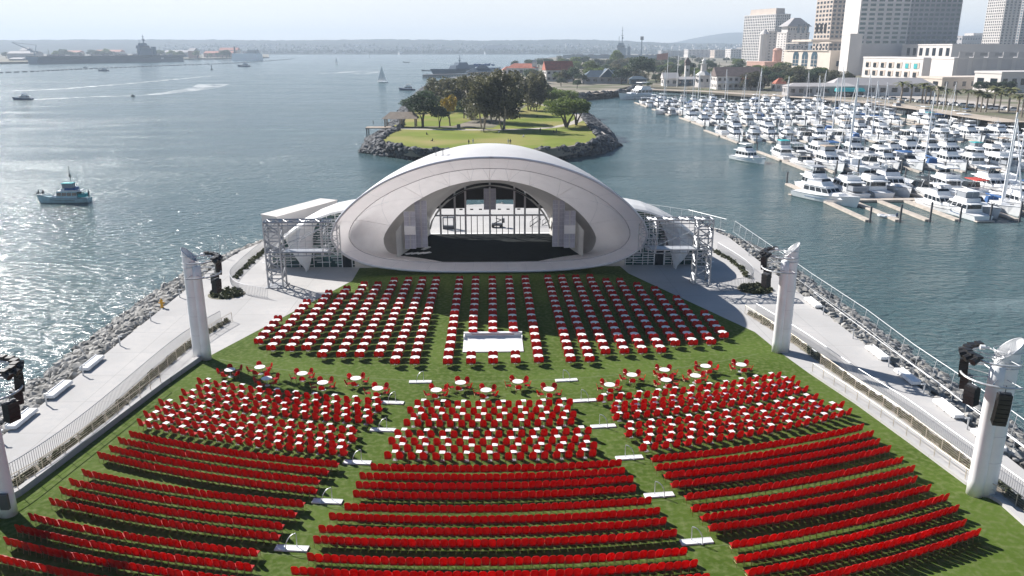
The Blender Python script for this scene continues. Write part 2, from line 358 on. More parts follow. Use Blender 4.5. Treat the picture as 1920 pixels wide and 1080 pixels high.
# ================================================================== ROCKS
def rockmesh(pts, smin, smax, seed):
    rnd = random.Random(seed); mb = MB()
    base = [Vector(v).normalized() for v in ((0, 0, 1), (.9, 0, .45), (.28, .85, .45), (-.72, .53, .45), (-.72, -.53, .45), (.28, -.85, .45), (.72, .53, -.45), (-.28, .85, -.45), (-.9, 0, -.45), (-.28, -.85, -.45), (.72, -.53, -.45), (0, 0, -1))]
    fs = [(0, 1, 2), (0, 2, 3), (0, 3, 4), (0, 4, 5), (0, 5, 1), (1, 6, 2), (2, 7, 3), (3, 8, 4), (4, 9, 5), (5, 10, 1), (6, 7, 2), (7, 8, 3), (8, 9, 4), (9, 10, 5), (10, 6, 1), (6, 11, 7), (7, 11, 8), (8, 11, 9), (9, 11, 10), (10, 11, 6)]
    for p in pts:
        s = rnd.uniform(smin, smax); sx, sy, sz = s * rnd.uniform(.7, 1.4), s * rnd.uniform(.6, 1.1), s * rnd.uniform(.45, .8)
        rot = Matrix.Rotation(rnd.uniform(0, 6.28), 3, 'Z') @ Matrix.Rotation(rnd.uniform(-.5, .5), 3, 'X')
        mb.add([rot @ Vector((b.x * sx * rnd.uniform(.75, 1.2), b.y * sy * rnd.uniform(.75, 1.2), b.z * sz * rnd.uniform(.75, 1.2))) + Vector(p) for b in base], fs)
    return mb
rnd = random.Random(3); pts = []
per = [(o0[i], o0[i + 1], o1[i], o1[i + 1]) for i in range(n - 1)]
for a, b, c, d in per:
    L = (b - a).length; k = int(L * 21)
    for j in range(k):
        t = rnd.random(); u = rnd.random() ** .9; p = a.lerp(b, t).lerp(c.lerp(d, t), u); z = -.25 + (WZ - .15 + .25) * u + rnd.uniform(-.1, .25)
        if p.y > 40: pts.append((p.x, p.y, z))
tag(build(rockmesh(pts, .25, .75, 5), 'riprap_rocks', M['rock']), 'pale grey riprap rocks banked along the edge of the venue promenade', 'rocks', kind='stuff')

# ================================================================== FENCES, RAILS, PLANTING
def picket_fence(name, path, label, h=1.15, step=.16, m='wsteel'):
    t = thing(name, label, 'fence', tuple(path[0]))
    o = Vector(path[0]); P = [Vector(p) - o for p in path]
    mb = MB()
    for p, d in along(P, step):
        nn = Vector((-d.y, d.x, 0)); mb.box(p + Vector((0, 0, h / 2)), (.035, .02, h), math.atan2(d.y, d.x))
    build(mb, 'pickets', M[m], t)
    mb = MB(); mb.tube([p + Vector((0, 0, h)) for p in P], .03, 4); build(mb, 'top_rail', M[m], t)
    mb = MB(); mb.tube([p + Vector((0, 0, .1)) for p in P], .025, 4); build(mb, 'bottom_rail', M[m], t)
    return t
def handrail(name, path, label, h=1.0, step=1.8, wires=4, m='wsteel', cat='railing'):
    t = thing(name, label, cat, tuple(path[0])); o = Vector(path[0]); P = [Vector(p) - o for p in path]
    mb = MB(); mb.tube([p + Vector((0, 0, h)) for p in P], .035, 5); build(mb, 'top_rail', M[m], t)
    mb = MB()
    for i in range(wires): mb.tube([p + Vector((0, 0, h * (i + 1) / (wires + 1))) for p in P], .012, 3)
    if wires: build(mb, 'wires', M[m], t)
    for p, d in along(P, step): build(MB().tube([p, p + Vector((0, 0, h))], .03, 5), 'post', M[m], t)
    return t
FEN = {-1: [(-30.9, 87.6), (-31.8, 84), (-32.6, 79), (-33.0, 72), (-33.3, 64), (-33.8, 58), (-34.6, 53.6), (-35.8, 50), (-36.6, 46), (-36.9, 40)],
       1: [(31.2, 88.6), (32.1, 84), (33.0, 79.3), (33.7, 74), (34.3, 69.2), (35.0, 65), (35.6, 61.6), (36.1, 56), (36.7, 50), (37.1, 45), (37.2, 40)]}
def shrubbery(name, pts, label, seed, size=.32, leaf=.13, m='shrub', per=46):
    rnd = random.Random(seed); mb = MB()
    for x, y, z in pts:
        s = size * rnd.uniform(.6, 1.25)
        for _ in range(per):
            a = rnd.uniform(0, 6.28); e = rnd.uniform(-.1, 1.5); rr = s * rnd.uniform(.5, 1.05)
            c = Vector((x + rr * math.cos(a) * math.cos(e), y + rr * math.sin(a) * math.cos(e), z + rr * math.sin(e) * 1.1))
            u = Vector((rnd.uniform(-1, 1), rnd.uniform(-1, 1), rnd.uniform(-.4, .9))).normalized() * leaf; v = u.cross(Vector((rnd.uniform(-1, 1), rnd.uniform(-1, 1), rnd.uniform(-1, 1)))).normalized() * leaf * .6
            mb.quad(c - u, c + v, c + u, c - v)
    return tag(build(mb, name, M[m]), label, 'shrubs', kind='stuff')
side = {-1: 'left', 1: 'right'}
for sgn in (-1, 1):
    fp = smoothpath([(x, y, 0) for x, y in FEN[sgn]], 4)
    picket_fence('picket_fence', fp, 'pale metal picket fence curving between promenade and planting on the %s of the lawn' % side[sgn], 1.25, .22, 'steel')
    # planting bed, between fence and ramp
    A = [(p.x - sgn * .15, p.y, .012) for p in fp]; B = [(p.x - sgn * 1.15, p.y, .012) for p in fp]
    mb = MB(); [mb.quad(A[i], A[i + 1], B[i + 1], B[i]) for i in range(len(A) - 1)]; struct(mb, 'planting_bed', M['earth'])
    rnd = random.Random(11 + sgn)
    sp = [(p.x - sgn * rnd.uniform(.35, 1.0), p.y + rnd.uniform(-.2, .2), 0) for p, d in along(fp, .3)]
    shrubbery('planting_strip', sp, 'strip of low olive shrubs between picket fence and ramp on the %s' % side[sgn], 21 + sgn)
    rp_ = [Vector((p.x - sgn * 1.28, p.y, 0)) for p in fp]
    handrail('ramp_railing', rp_, 'metal railing with horizontal wires along the %s planting strip' % side[sgn], 1.05, 2.0, 5, 'rail')
    lp = [(x + sgn * .25, y, .22 if sgn > 0 else .5) for x, y in LAWN if x * sgn > 0 and 43.5 < y < 74]; lp.sort(key=lambda p: -p[1])
    handrail('kerb_railing', smoothpath(lp, 3), 'thin low railing on the white kerb beside the %s edge of the lawn' % side[sgn], .85, 1.7, 1, 'rail')
# curved fences and planters near the truss towers
LF = {-1: [at(500, 462), at(470, 487), at(445, 510), at(432, 527), at(440, 543), at(462, 552), at(503, 559)], 1: [at(1345, 470), at(1380, 492), at(1402, 509), at(1412, 524), at(1402, 537), at(1385, 540), at(1346, 548)]}
for sgn in (-1, 1):
    fp = smoothpath(LF[sgn], 5)
    picket_fence('curved_picket_fence', fp, 'curved metal picket fence around the planter near the %s truss tower' % side[sgn], 1.3, .26, 'steel')
    rnd = random.Random(40 + sgn); sp = []
    c = at(425, 552) if sgn < 0 else at(1416, 543)
    for _ in range(60):
        a = rnd.uniform(0, 6.28); q = math.sqrt(rnd.random()); sp.append((c.x + 2.0 * q * math.cos(a), c.y + 1.9 * q * math.sin(a), 0))
    shrubbery('round_planter', sp, 'rounded bed of dark green shrubs at the bend of the %s curved fence' % side[sgn], 50 + sgn, .42, .16)
    struct(MB().quad(*[(x, y, .013) for x, y, z in ell(c.x, c.y, 2.3, 2.2, 0)]), 'planter_bed', M['earth'])
    sp = [(p.x - sgn * rnd.uniform(.2, .9), p.y + rnd.uniform(-.3, .3), 0) for p, d in along(fp[:len(fp) // 2], .3)]
    shrubbery('inner_planting', sp, 'narrow planting inside the %s curved picket fence' % side[sgn], 60 + sgn)
# benches
def bench():
    t = thing('concrete_bench', 'long white concrete bench by the riprap', 'bench')
    mb = MB()
    for k in range(3): mb.frus(-.5, .6, -2.1 + k * 1.42, -.72 + k * 1.42, .18, .52, .08, .02, .02)
    build(mb, 'seat', M['white'], t); mb = MB().frus(.42, .6, -2.1, 2.12, .521, .6, .04, .05, .05); build(mb, 'backrest', M['white'], t)
    for y in (-1.4, 0, 1.4): build(MB().box((0, y, .09), (.9, .3, .18)), 'leg', M['greyst'], t)
    return t
bn = bench(); bn.scale = (.82, .82, .82); k = 0
wd = {-1: ['nearest the camera', 'in the middle', 'farthest from the camera']}
for sgn, ys in ((-1, (62.2, 68.2, 74.6)), (1, (75.2, 69.0, 62.0, 56.2, 92.0))):
    for i, y in enumerate(ys):
        lab = {-1: ['white concrete bench on the left promenade, nearest the camera of the three', 'white concrete bench on the left promenade, middle one of the three', 'white concrete bench on the left promenade, farthest of the three'],
               1: ['white concrete bench on the right promenade, beside the shadow of the far light tower', 'white concrete bench on the right promenade, just below the tower shadow', 'white concrete bench left of the near right light tower', 'white concrete bench right of the near right light tower', 'white bench half hidden behind the far right light tower']}[sgn][i]
        loc = (sgn * 39.3, y, 0); rz = 0 if sgn > 0 else math.pi
        if k == 0: bn.location = loc; bn.rotation_euler.z = rz; bn['label'] = lab; bn['group'] = 'benches on the promenade'
        else: dup(bn, loc, rz, lab, 'benches on the promenade')
        k += 1
# bollard lights
bl = thing('path_light', 'slim grey bollard light', 'bollard'); build(MB().tube([(0, 0, 0), (0, 0, 1.0)], .07, 8), 'post', M['wsteel'], bl); build(MB().box((.12, 0, 1.02), (.4, .14, .09)), 'lamp_head', M['wsteel'], bl)
k = 0
for sgn in (-1, 1):
    for i, y in enumerate((58.5, 65.4, 72, 80, 88, 97, 106, 116)):
        lab = 'slim grey path light, %s from the camera along the %s promenade edge' % (ordw(i + 1), side[sgn])
        if k == 0: bl.location = (sgn * 39.0, y, 0); bl['label'] = lab; bl['group'] = 'path lights along the promenade'; bl.rotation_euler.z = 0
        else: dup(bl, (sgn * 39.0, y, 0), 0 if sgn < 0 else math.pi, lab, 'path lights along the promenade')
        k += 1
# hydrant
p = at(304, 577); h = thing('fire_hydrant', 'yellow fire hydrant beside the rocks on the left promenade', 'hydrant', p)
build(MB().cyl((0, 0, 0), .2, .1, 12).cyl((0, 0, .1), .15, .75, 12), 'barrel', M['yellow'], h); build(MB().cyl((0, 0, .85), .19, .1, 12).cyl((0, 0, .95), .17, .2, 12, .05), 'bonnet', M['yellow'], h)
for s in (-1, 1): build(MB().tube([(s * .12, 0, .62), (s * .34, 0, .62)], .1, 8), 'outlet', M['yellow'], h)
# shoreline security fence
def mesh_fence(name, path, label, h=1.9, step=3.0, lean=0):
    t = thing(name, label, 'fence', tuple(path[0])); o = Vector(path[0]); P = [Vector(p) - o for p in path]
    up = lambda p, k: p + Vector((lean * k, 0, k))
    for p, d in along(P, step): build(MB().tube([p, up(p, h)], .035, 5), 'post', M['wsteel'], t)
    mb = MB(); mb.tube([up(p, h) for p in P], .03, 4); mb.tube([up(p, .15) for p in P], .02, 4); build(mb, 'rails', M['wsteel'], t)
    mb = MB()
    for p, d in along(P, .3): mb.tube([up(p, .15), up(p, h)], .007, 3, cap=False)
    for k in range(1, 6): mb.tube([up(p, h * k / 6) for p in P], .006, 3, cap=False)
    build(mb, 'wire_mesh', M['steel'], t); return t
mesh_fence('shoreline_fence', [(41.6, 133, -.3), (41.9, 118, -.4), (42.0, 100, -.4), (42.4, 85, -.4), (42.2, 74, -.5), (42.5, 62, -.5), (42.2, 50, -.5), (42.2, 42, -.5)], 'wire mesh security fence on the rocks along the right shoreline', 2.0, 3.0, .12)
mesh_fence('rear_shoreline_fence', [(28, 149.5, -.3), (36, 142, -.3), (40.5, 133.6, -.3)], 'wire fence on the shore behind the right truss tower', 2.2, 2.4, 0)
t = thing('shoreline_posts', 'row of thin metal fence posts standing in the rocks along the left shoreline', 'fence', (-42, 45, 0))
for i in range(26):
    y = i * 3.4; build(MB().tube([(random.uniform(-.6, .6) - .6, y, -1.0), (random.uniform(-.7, .5) - .6, y, 1.15)], .035, 4), 'post', M['steel'], t)
mb = MB()
for k in (.2, .9): mb.tube([(-.6, i * 3.4, k - .1 * (i % 2)) for i in range(26)], .012, 3, cap=False)
build(mb, 'cables', M['steel'], t)
# low rail on the right promenade edge
handrail('promenade_railing', [(40.6, 95, -.1), (40.7, 80, -.1), (40.9, 65, -.1), (40.9, 50, -.1)], 'low white railing at the foot of the rocks on the right promenade', .7, 2.2, 0)

# ================================================================== TOWERS
def tower(sgn, near, label):
    bx, by = {(-1, 0): (-29.0, 76.2), (1, 0): (29.8, 76.6), (-1, 1): (-32.9, 48.3), (1, 1): (34.3, 49.0)}[(sgn, near)]
    t = thing('light_tower', label, 'tower', (bx, by, 0), 0, 'white light and speaker towers around the lawn'); K = .92 if near else .80
    H = 11.3
    def lobe(cx, cy, a, b, zt, slope, taper=.9, n=28, bulge=0):
        rings = []
        for k in range(9):
            f = k / 8; r = 1 + (taper - 1) * f
            ring = []
            for i in range(n):
                an = 2 * math.pi * i / n; x = a * math.cos(an) * r; y = b * math.sin(an) * r; z = zt * f
                if k == 8: z = zt + slope * (x / a)
                ring.append((cx + x - sgn * .0 * f, cy + y, z))
            rings.append(ring)
        return rings
    mb = MB(); r = lobe(sgn * .25, 0, .95 * K, .82 * K, H - .5, sgn * .75); mb.rings(r, True, True, False); body = build(mb, 'pylon', M['white'], t, smooth=True)
    rim = [Vector(p) for p in r[-1]]; build(MB().tube(rim + [rim[0]], .05, 5), 'top_rim', M['wsteel'], t)
    inner = [(sgn * .25 + (p.x - sgn * .25) * .93, p.y * .93, p.z - .9) for p in rim]; build(MB().rings([[tuple(Vector((sgn * .25 + (p.x - sgn * .25) * .97, p.y * .97, p.z))) for p in rim], inner], True, False, True), 'top_recess', M['white'], t)
    mb = MB(); mb.rings(lobe(-sgn * .50 * K, -.28, .60 * K, .58 * K, H - 1.6, 0, .88), True, True, True); build(mb, 'front_column', M['white'], t, smooth=True)
    mb = MB()
    for z in (2.6, 4.6, 6.6, 8.4): mb.tube(ell(sgn * .25, 0, .955 * K * (1 - .1 * z / H), .825 * K * (1 - .1 * z / H), z, 29), .012, 3, cap=False)
    build(mb, 'joint_lines', M['seam'], t)
    # ring gantries
    for z, r_ in ((9.0, 2.15), (10.35, 1.75)):
        pts_ = []; a0 = math.pi if sgn > 0 else 0
        for i in range(17):
            an = a0 + (-1.75 + 3.5 * i / 16); pts_.append((-sgn * .5 + r_ * math.cos(an), -.35 + r_ * math.sin(an), z))
        g = build(MB().tube(pts_, .075, 6), 'ring_gantry', M['wsteel'], t)
        mb = MB()
        for i in (0, 4, 8, 12, 16): mb.tube([pts_[i], (sgn * .1, 0, z - .25)], .035, 4)
        build(mb, 'spokes', M['wsteel'], g)
    for z in (9.6, 10.0, 10.7): build(MB().tube(ell(sgn * .25, 0, 1.0 * K, .86 * K, z, 25), .03, 4), 'band', M['wsteel'], t)
    # speaker clusters hanging inside the ring
    def cluster(an, rr, z, nn, w_=.75, d_=.55, hh=.3, curve=.05):
        c = Vector((-sgn * .5 + rr * math.cos(an), -.35 + rr * math.sin(an), z)); mb = MB()
        for k in range(nn):
            off = Vector((math.cos(an), math.sin(an), 0)) * (-curve * k * k * .12)
            mb.box(c + off - Vector((0, 0, k * (hh + .015))), (d_, w_, hh), an, Matrix.Rotation(.06 * k, 3, 'Y'))
        s = build(mb, 'speaker_cluster', M['black'], t)
        build(MB().box(c + Vector((0, 0, .22)), (.2, w_ * .9, .1), an).tube([c + Vector((0, 0, .2)), c + Vector((0, 0, .75))], .03, 4), 'bracket', M['dsteel'], s)
    A = math.pi if sgn > 0 else 0; q = 1 if sgn > 0 else -1
    cluster(A + q * .35, 2.1, 8.4, 4, .8)
    if near: cluster(A + q * 1.3, 1.95, 8.35, 7, .8)
    cluster(A - q * .55, 2.0, 9.7, 4, .6)
    cluster(A - q * .9, 1.8, 8.3, 3, .7)
    # spotlights on the upper ring
    for i, an in enumerate((A - q * 1.4, A - q * 1.05, A - q * .7, A - q * .35, A, A + q * .3)):
        c = Vector((-sgn * .5 + 1.95 * math.cos(an), -.35 + 1.95 * math.sin(an), 10.45))
        build(MB().tube([c, c + Vector((math.cos(an) * .45, math.sin(an) * .45, -.2))], .2, 8, .25).box(c + Vector((0, 0, .16)), (.4, .5, .16)), 'spotlight', M['black'], t)
    for s2 in (-1, 1):
        c = Vector((sgn * .9 * s2, .75, 10.6)); build(MB().tube([c, c + Vector((.28 * s2, .1, 0))], .17, 10).tube([c, (sgn * .25, 0, 10.4)], .04, 4), 'dome_camera', M['white'], t)
    if near and sgn < 0: build(MB().box((sgn * -.75, -.93, 1.35), (.55, .25, 1.1)), 'access_panel', M['dsteel'], t)
    return t
tower(-1, 0, 'white light tower at the left edge of the lawn, beside the picket fence')
tower(1, 0, 'white light tower at the right edge of the lawn, far one of the two')
tower(-1, 1, 'white light tower cut off by the left picture edge')
tower(1, 1, 'white light tower at the right edge of the picture with hanging black speakers')

# ================================================================== TRUSS RIGS
def lattice(mb, a, b, w_, r, nseg, sides='xyz'):
    """box truss between points a and b of square section w_"""
    a = Vector(a); b = Vector(b); d = (b - a).normalized(); u = Vector((0, 0, 1)) if abs(d.z) < .5 else Vector((1, 0, 0)); v = d.cross(u).normalized(); u = v.cross(d).normalized()
    cs = [(u * i + v * j) * (w_ / 2) for i, j in ((-1, -1), (1, -1), (1, 1), (-1, 1))]
    for c in cs: mb.tube([a + c, b + c], r, 5)
    for k in range(nseg):
        p = a.lerp(b, k / nseg); q = a.lerp(b, (k + 1) / nseg)
        for i in range(4):
            c0, c1 = cs[i], cs[(i + 1) % 4]
            mb.tube([p + c0, q + c1] if k % 2 else [p + c1, q + c0], r * .6, 4); mb.tube([q + c0, q + c1], r * .6, 4)
    return mb
def rig(sgn, label):
    X = sgn * 28.0; t = thing('truss_tower', label, 'tower', (X, 101.8, 0), 0, 'lattice truss towers beside the shell')
    legw = 1.9
    mb = MB(); lattice(mb, (0, 0, 0), (0, 0, 8.7), legw, .13, 7); build(mb, 'mast', M['steel'], t)
    build(MB().box((0, 0, .06), (2.5, 2.5, .12)), 'base_plate', M['steel'], t)
    xi = -sgn * 7.4
    for z, nm in ((8.7, 'upper_boom'), (4.75, 'lower_boom')):
        mb = MB()
        for y in (-.95, .95): mb.tube([(sgn * .95, y, z), (xi, y, z)], .11, 5); mb.tube([(sgn * .95, y, z - .45), (xi, y, z - .45)], .08, 5)
        for k in range(9):
            x0 = sgn * .95 + (xi - sgn * .95) * k / 8
            mb.tube([(x0, -.95, z), (x0, .95, z)], .07, 4)
            for y in (-.95, .95): mb.tube([(x0, y, z), (x0, y, z - .45)], .05, 4)
            if k < 8:
                x1 = sgn * .95 + (xi - sgn * .95) * (k + 1) / 8; mb.tube([(x0, -.95 if k % 2 else .95, z), (x1, .95 if k % 2 else -.95, z)], .06, 4)
        build(mb, nm, M['steel'], t)
    mb = MB(); lattice(mb, (xi, 0, 4.3), (xi, 0, 8.7), 1.9 / 1.0, .07, 4); build(mb, 'end_frame', M['wsteel'], t)
    mb = MB()
    for y in (-.98,):
        for k in range(1, 8): x0 = sgn * .95 + (xi - sgn * .95) * k / 8; mb.tube([(x0, y, 4.75), (x0, y, 8.4)], .02, 3)
        for k in range(1, 5): mb.tube([(sgn * .95, y, 4.75 + k * .75), (xi, y, 4.75 + k * .75)], .02, 3)
    build(mb, 'cable_grid', M['steel'], t)
    build(MB().tube([(sgn * .95, -1.05, 8.5) if sgn > 0 else (sgn * .5, -1.05, 4.9), (xi, -1.05, 4.9) if sgn > 0 else (xi, -1.05, 8.4)], .06, 4).tube([(-sgn * .9, -1.05, 4.8), (xi * .98, -1.05, 8.4)], .06, 4), 'brace', M['wsteel'], t)
    build(MB().box((xi * .52, 0, 4.79), (6.2, 1.6, .05)), 'catwalk', M['wsteel' if sgn > 0 else 'steel'], t)
    return t
rig(-1, 'steel lattice truss tower with boom, left of the shell'); rig(1, 'steel lattice truss tower with boom, right of the shell')
# crowd barriers by the rigs are part of the curved fences
# ================================================================== THE SHELL
RIM = [(0, 17.5), (1.2, 17.48), (2.4, 17.42), (3.7, 17.3), (5.0, 17.08), (6.4, 16.8), (7.9, 16.4), (9.6, 15.82), (11.4, 15.08), (13.4, 14.05), (15.5, 12.65), (17.7, 10.85), (19.75, 8.55), (20.85, 5.95), (19.8, 3.55), (17.0, 1.75), (13.8, 1.0), (11.1, .62), (8.9, .45), (6.9, .36), (5.1, .32), (3.8, .3), (2.5, .3), (1.2, .3), (0, .3)]
RG2 = [(0, 15.75), (1.05, 15.73), (2.1, 15.68), (3.2, 15.58), (4.3, 15.42), (5.5, 15.2), (6.8, 14.85), (8.3, 14.4), (9.9, 13.75), (11.8, 12.9), (13.9, 11.7), (16.0, 10.1), (18.0, 8.0), (19.0, 5.6), (18.0, 3.5), (15.3, 2.15), (12.5, 1.6), (10.1, 1.4), (8.1, 1.3), (6.3, 1.25), (4.8, 1.22), (3.5, 1.2), (2.3, 1.2), (1.1, 1.2), (0, 1.2)]
RG3 = [(0, 12.6), (.85, 12.57), (1.7, 12.52), (2.6, 12.42), (3.5, 12.27), (4.5, 12.05), (5.5, 11.78), (6.6, 11.4), (7.9, 10.88), (9.3, 10.15), (10.9, 9.2), (12.5, 7.9), (14.0, 6.2), (15.0, 4.3), (14.6, 2.6), (13.6, 1.3), (11.9, 1.1), (10.0, 1.1), (8.2, 1.1), (6.5, 1.1), (4.9, 1.1), (3.4, 1.1), (2.2, 1.1), (1.1, 1.1), (0, 1.1)]
ARC = [(0, 9.5), (.58, 9.48), (1.2, 9.44), (1.8, 9.37), (2.45, 9.26), (3.1, 9.1), (3.8, 8.88), (4.5, 8.58), (5.3, 8.18), (6.1, 7.65), (7.0, 6.95), (7.9, 6.1), (8.7, 5.05), (9.4, 3.85), (9.75, 2.6), (9.5, 1.25), (8.3, 1.1), (7.0, 1.1), (5.8, 1.1), (4.6, 1.1), (3.5, 1.1), (2.5, 1.1), (1.6, 1.1), (.8, 1.1), (0, 1.1)]
def full(P): return P + [(-x, z) for x, z in P[-2:0:-1]]
def ring3d(P, y0, k, z0): return [Vector((x, y0 - k * (z - z0), z)) for x, z in full(P)]
def subdiv(r, k=3): 
    n = len(r); out = []
    for i in range(n):
        a, b, c, d = r[i - 1], r[i], r[(i + 1) % n], r[(i + 2) % n]
        for j in range(k):
            t = j / k; out.append(.5 * ((2 * b) + (c - a) * t + (2 * a - 5 * b + 4 * c - d) * t * t + (3 * b - a - 3 * c + d) * t ** 3))
    return out
rRim = subdiv(ring3d(RIM, 106.9, .65, .4)); r2 = subdiv(ring3d(RG2, 108.6, .66, 1.2)); KD = 114.2 / 110.6; RG3 = [(x * KD, max(1.1, 30 - (30 - z) * KD)) for x, z in RG3]; r3 = subdiv(ring3d(RG3, 114.0, .05, 1.2)); rA = subdiv(ring3d(ARC, 126.4, 0, 1.2))
r2 = [Vector((p.x, max(p.y, 0) , p.z)) for p in r2]
shell = thing('band_shell', 'huge white clam shaped band shell stage facing the red seats', 'stage', (0, 112, 0)); S0 = Vector((0, 112, 0))
def loc_(rs): return [[p - S0 for p in r] for r in rs]
# outer skin
N = len(rRim); rings = []; back = []
for i in range(N):
    a = math.atan2(rRim[i].x, rRim[i].z - 7); q = rA[i]; nrm = Vector((q.x, 0, q.z - 3)).normalized() if (q.z > 1.3) else Vector((1 if q.x > 0 else -1, 0, 0)) * .3
    p = q + Vector((q.x * .30, 1.5, (q.z - 1.1) * .16)); p.z = max(p.z, .05); back.append(p)
for k in range(15):
    s = k / 14; ring = []
    for i in range(N):
        p = rRim[i].lerp(back[i], s); c = Vector((0, p.y, 5)); d = (Vector((p.x, 0, p.z - 5)))
        d = d.normalized() if d.length > .1 else Vector((0, 0, 1)); up = max(0, d.z)
        b = 3.0 * math.sin(math.pi * s) ** .75 if s < 1 else 0
        q = p + Vector((d.x * b * .55, 0, up * b)); q.z = max(q.z, .06 if k else .3)
        ring.append(q)
    rings.append(ring)
build(MB().rings(loc_(rings)), 'outer_skin', M['shell'], shell, smooth=True)
build(MB().tube([p - S0 for p in rRim + [rRim[0], rRim[1]]], .16, 7, cap=False), 'rim_edge', M['bead'], shell, smooth=True)
# curved band between rim and inner ring
mid = [a.lerp(b, .5) + Vector((0, .25, 0)) for a, b in zip(rRim, r2)]
build(MB().rings(loc_([rRim, mid, r2])), 'rim_band', M['lining'], shell, smooth=True)
r2b = [p + Vector((0, .25, 0)) for p in r2]; 
build(MB().tube([p - S0 for p in r2 + [r2[0], r2[1]]], .06, 5, cap=False), 'ring_seam', M['seam'], shell)
# funnel lining, bulging outwards
BUL = 1.7; fr = []
for k in range(7):
    s = k / 6
    fr.append([a.lerp(b, s) + Vector((a.x, 0, max(0, a.z - 3))).normalized() * (BUL * math.sin(math.pi * s)) * min(1, max(0, (a.z - 1.3) / 2.5)) for a, b in zip(r2b, r3)])
build(MB().rings(loc_(fr)), 'funnel_lining', M['lining'], shell, smooth=True)
fr = []
for k in range(7):
    s = k / 6; fr.append([a.lerp(b, s) + (Vector((a.x, 0, max(0, a.z - 2))).normalized() * (.7 * math.sin(math.pi * s)) if a.z > 2.0 else Vector((0, 0, 0))) for a, b in zip(r3, rA)])
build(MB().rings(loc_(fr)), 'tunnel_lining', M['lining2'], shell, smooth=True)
# seam ribs on the funnel
mb = MB()
for i in range(0, N, 9):
    a, b = r2b[i], r3[i]
    if a.z < 3.2: continue
    mb.tube([a.lerp(b, s / 6) + Vector((a.x, 0, max(0, a.z - 3))).normalized() * (BUL * math.sin(math.pi * s / 6) - .03) - S0 for s in range(7)], .03, 4)
build(mb, 'funnel_seams', M['lining'], shell)
mb = MB()
for i in range(0, N, 9):
    for j, k in ((i, (i + 9) % N), ((i + 9) % N, i)):
        a, b = r2b[j], r3[k]
        if a.z < 2.8 or b.z < 2: continue
        mb.tube([a.lerp(b, s / 6) + Vector((a.x * (1 - s / 6) + b.x * s / 6, 0, max(0, (a.z + b.z) / 2 - 3))).normalized() * (BUL * math.sin(math.pi * s / 6) - .02) - S0 for s in range(7)], .02, 3)
build(mb, 'truss_lines', M['bead'], shell)
mb = MB()
for i in range(0, N, 6):
    a, b, c = rRim[i], mid[i], r2[i]; mb.tube([(a + Vector((0, -.02, 0))) - S0, (b + Vector((0, -.05, 0))) - S0, c - S0], .012, 3)
build(mb, 'band_seams', M['bead'], shell)
# stage floor, front lip, side walls
fl = [(-13.6, 108.75), (-13.4, 110.7), (-9.5, 126.3), (9.5, 126.3), (13.4, 110.7), (13.6, 108.75)]
build(MB().prism([(x, y - 112) for x, y in fl], .6, 1.26), 'stage_floor', M['blackfloor'], shell)
for sgn in (-1, 1):
    a = Vector((sgn * 13.3, 110.9, 1.26)); b = Vector((sgn * 9.6, 126.2, 1.26)); mb = MB(); top = []
    K = 10
    for k in range(K + 1):
        p = a.lerp(b, k / K); h_ = 3.9 + 1.2 * math.sin(math.pi * k / K); top.append((p, h_))
    for (p, h1), (q, h2) in zip(top, top[1:]): mb.quad(p - S0, q - S0, q + Vector((0, 0, h2)) - S0, p + Vector((0, 0, h1)) - S0)
    wl = build(mb, 'side_wall', M['offwhite'], shell)
    mb = MB()
    for k in (2, 4): p = a.lerp(b, k / K + .02); q = a.lerp(b, k / K + .1); o = Vector((-sgn * .04, 0, 0)); mb.quad(p + o - S0, q + o - S0, q + o + Vector((0, 0, 2.3)) - S0, p + o + Vector((0, 0, 2.3)) - S0)
    build(mb, 'door', M['offwhite'], wl)
# rear window wall: posts and beams
yb = 126.2 - 112
def hz(x):  # height of the arch above x
    x = abs(x); pts_ = [(p[0], p[1]) for p in ARC if p[1] > 2]
    for (x0, z0), (x1, z1) in zip(pts_, pts_[1:]):
        if x0 <= x <= x1: return z0 + (z1 - z0) * (x - x0) / (x1 - x0)
    return 3
ww = build(MB().box((0, yb, 4.35), (17.6, .22, .28)), 'window_beam', M['wsteel'], shell)
for x in (-7.9, -5.6, -3.9, 0, 3.9, 5.6, 7.9): build(MB().box((x, yb - .02, (1.26 + hz(x)) / 2), (.3, .34, hz(x) - 1.26)), 'window_post', M['wsteel'], shell)
for x in (-6.8, -4.75, -3.0, -2.05, -1.1, 1.05, 2.0, 2.95, 4.75, 6.8): build(MB().box((x, yb + .02, 2.75), (.12, .14, 2.95)), 'mullion', M['dsteel'], shell)
# dark screens in the upper arch
for x0, x1, zb in ((-9.3, -5.75, 5.45), (-5.45, -4.05, 5.5), (-3.75, -.15, 6.85), (.15, 3.75, 6.85), (4.05, 5.45, 5.5), (5.75, 9.3, 5.45)):
    mb = MB(); K = 6; xs = [x0 + (x1 - x0) * k / K for k in range(K + 1)]
    for u, v in zip(xs, xs[1:]):
        if hz(u) > zb or hz(v) > zb: mb.quad((u, yb - .05, zb), (v, yb - .05, zb), (v, yb - .05, max(zb, hz(v) + .1)), (u, yb - .05, max(zb, hz(u) + .1)))
    build(mb, 'upper_screen', M['black'], shell)
mb = MB(); P_ = [(x, z) for x, z in full(ARC) if z > 2]; P_.sort(key=lambda p: p[0])
mb.tube([(x * .985, yb - .6, z - .35) for x, z in P_], .16, 6); build(mb, 'arch_truss', M['offwhite'], shell)
build(MB().tube([(-6.5, yb - 1.2, 7.2), (-4, yb - 1.6, 8.6), (0, yb - 1.7, 9.3), (4, yb - 1.6, 8.6), (6.5, yb - 1.2, 7.2)], .1, 5), 'lighting_pipe', M['dsteel'], shell)
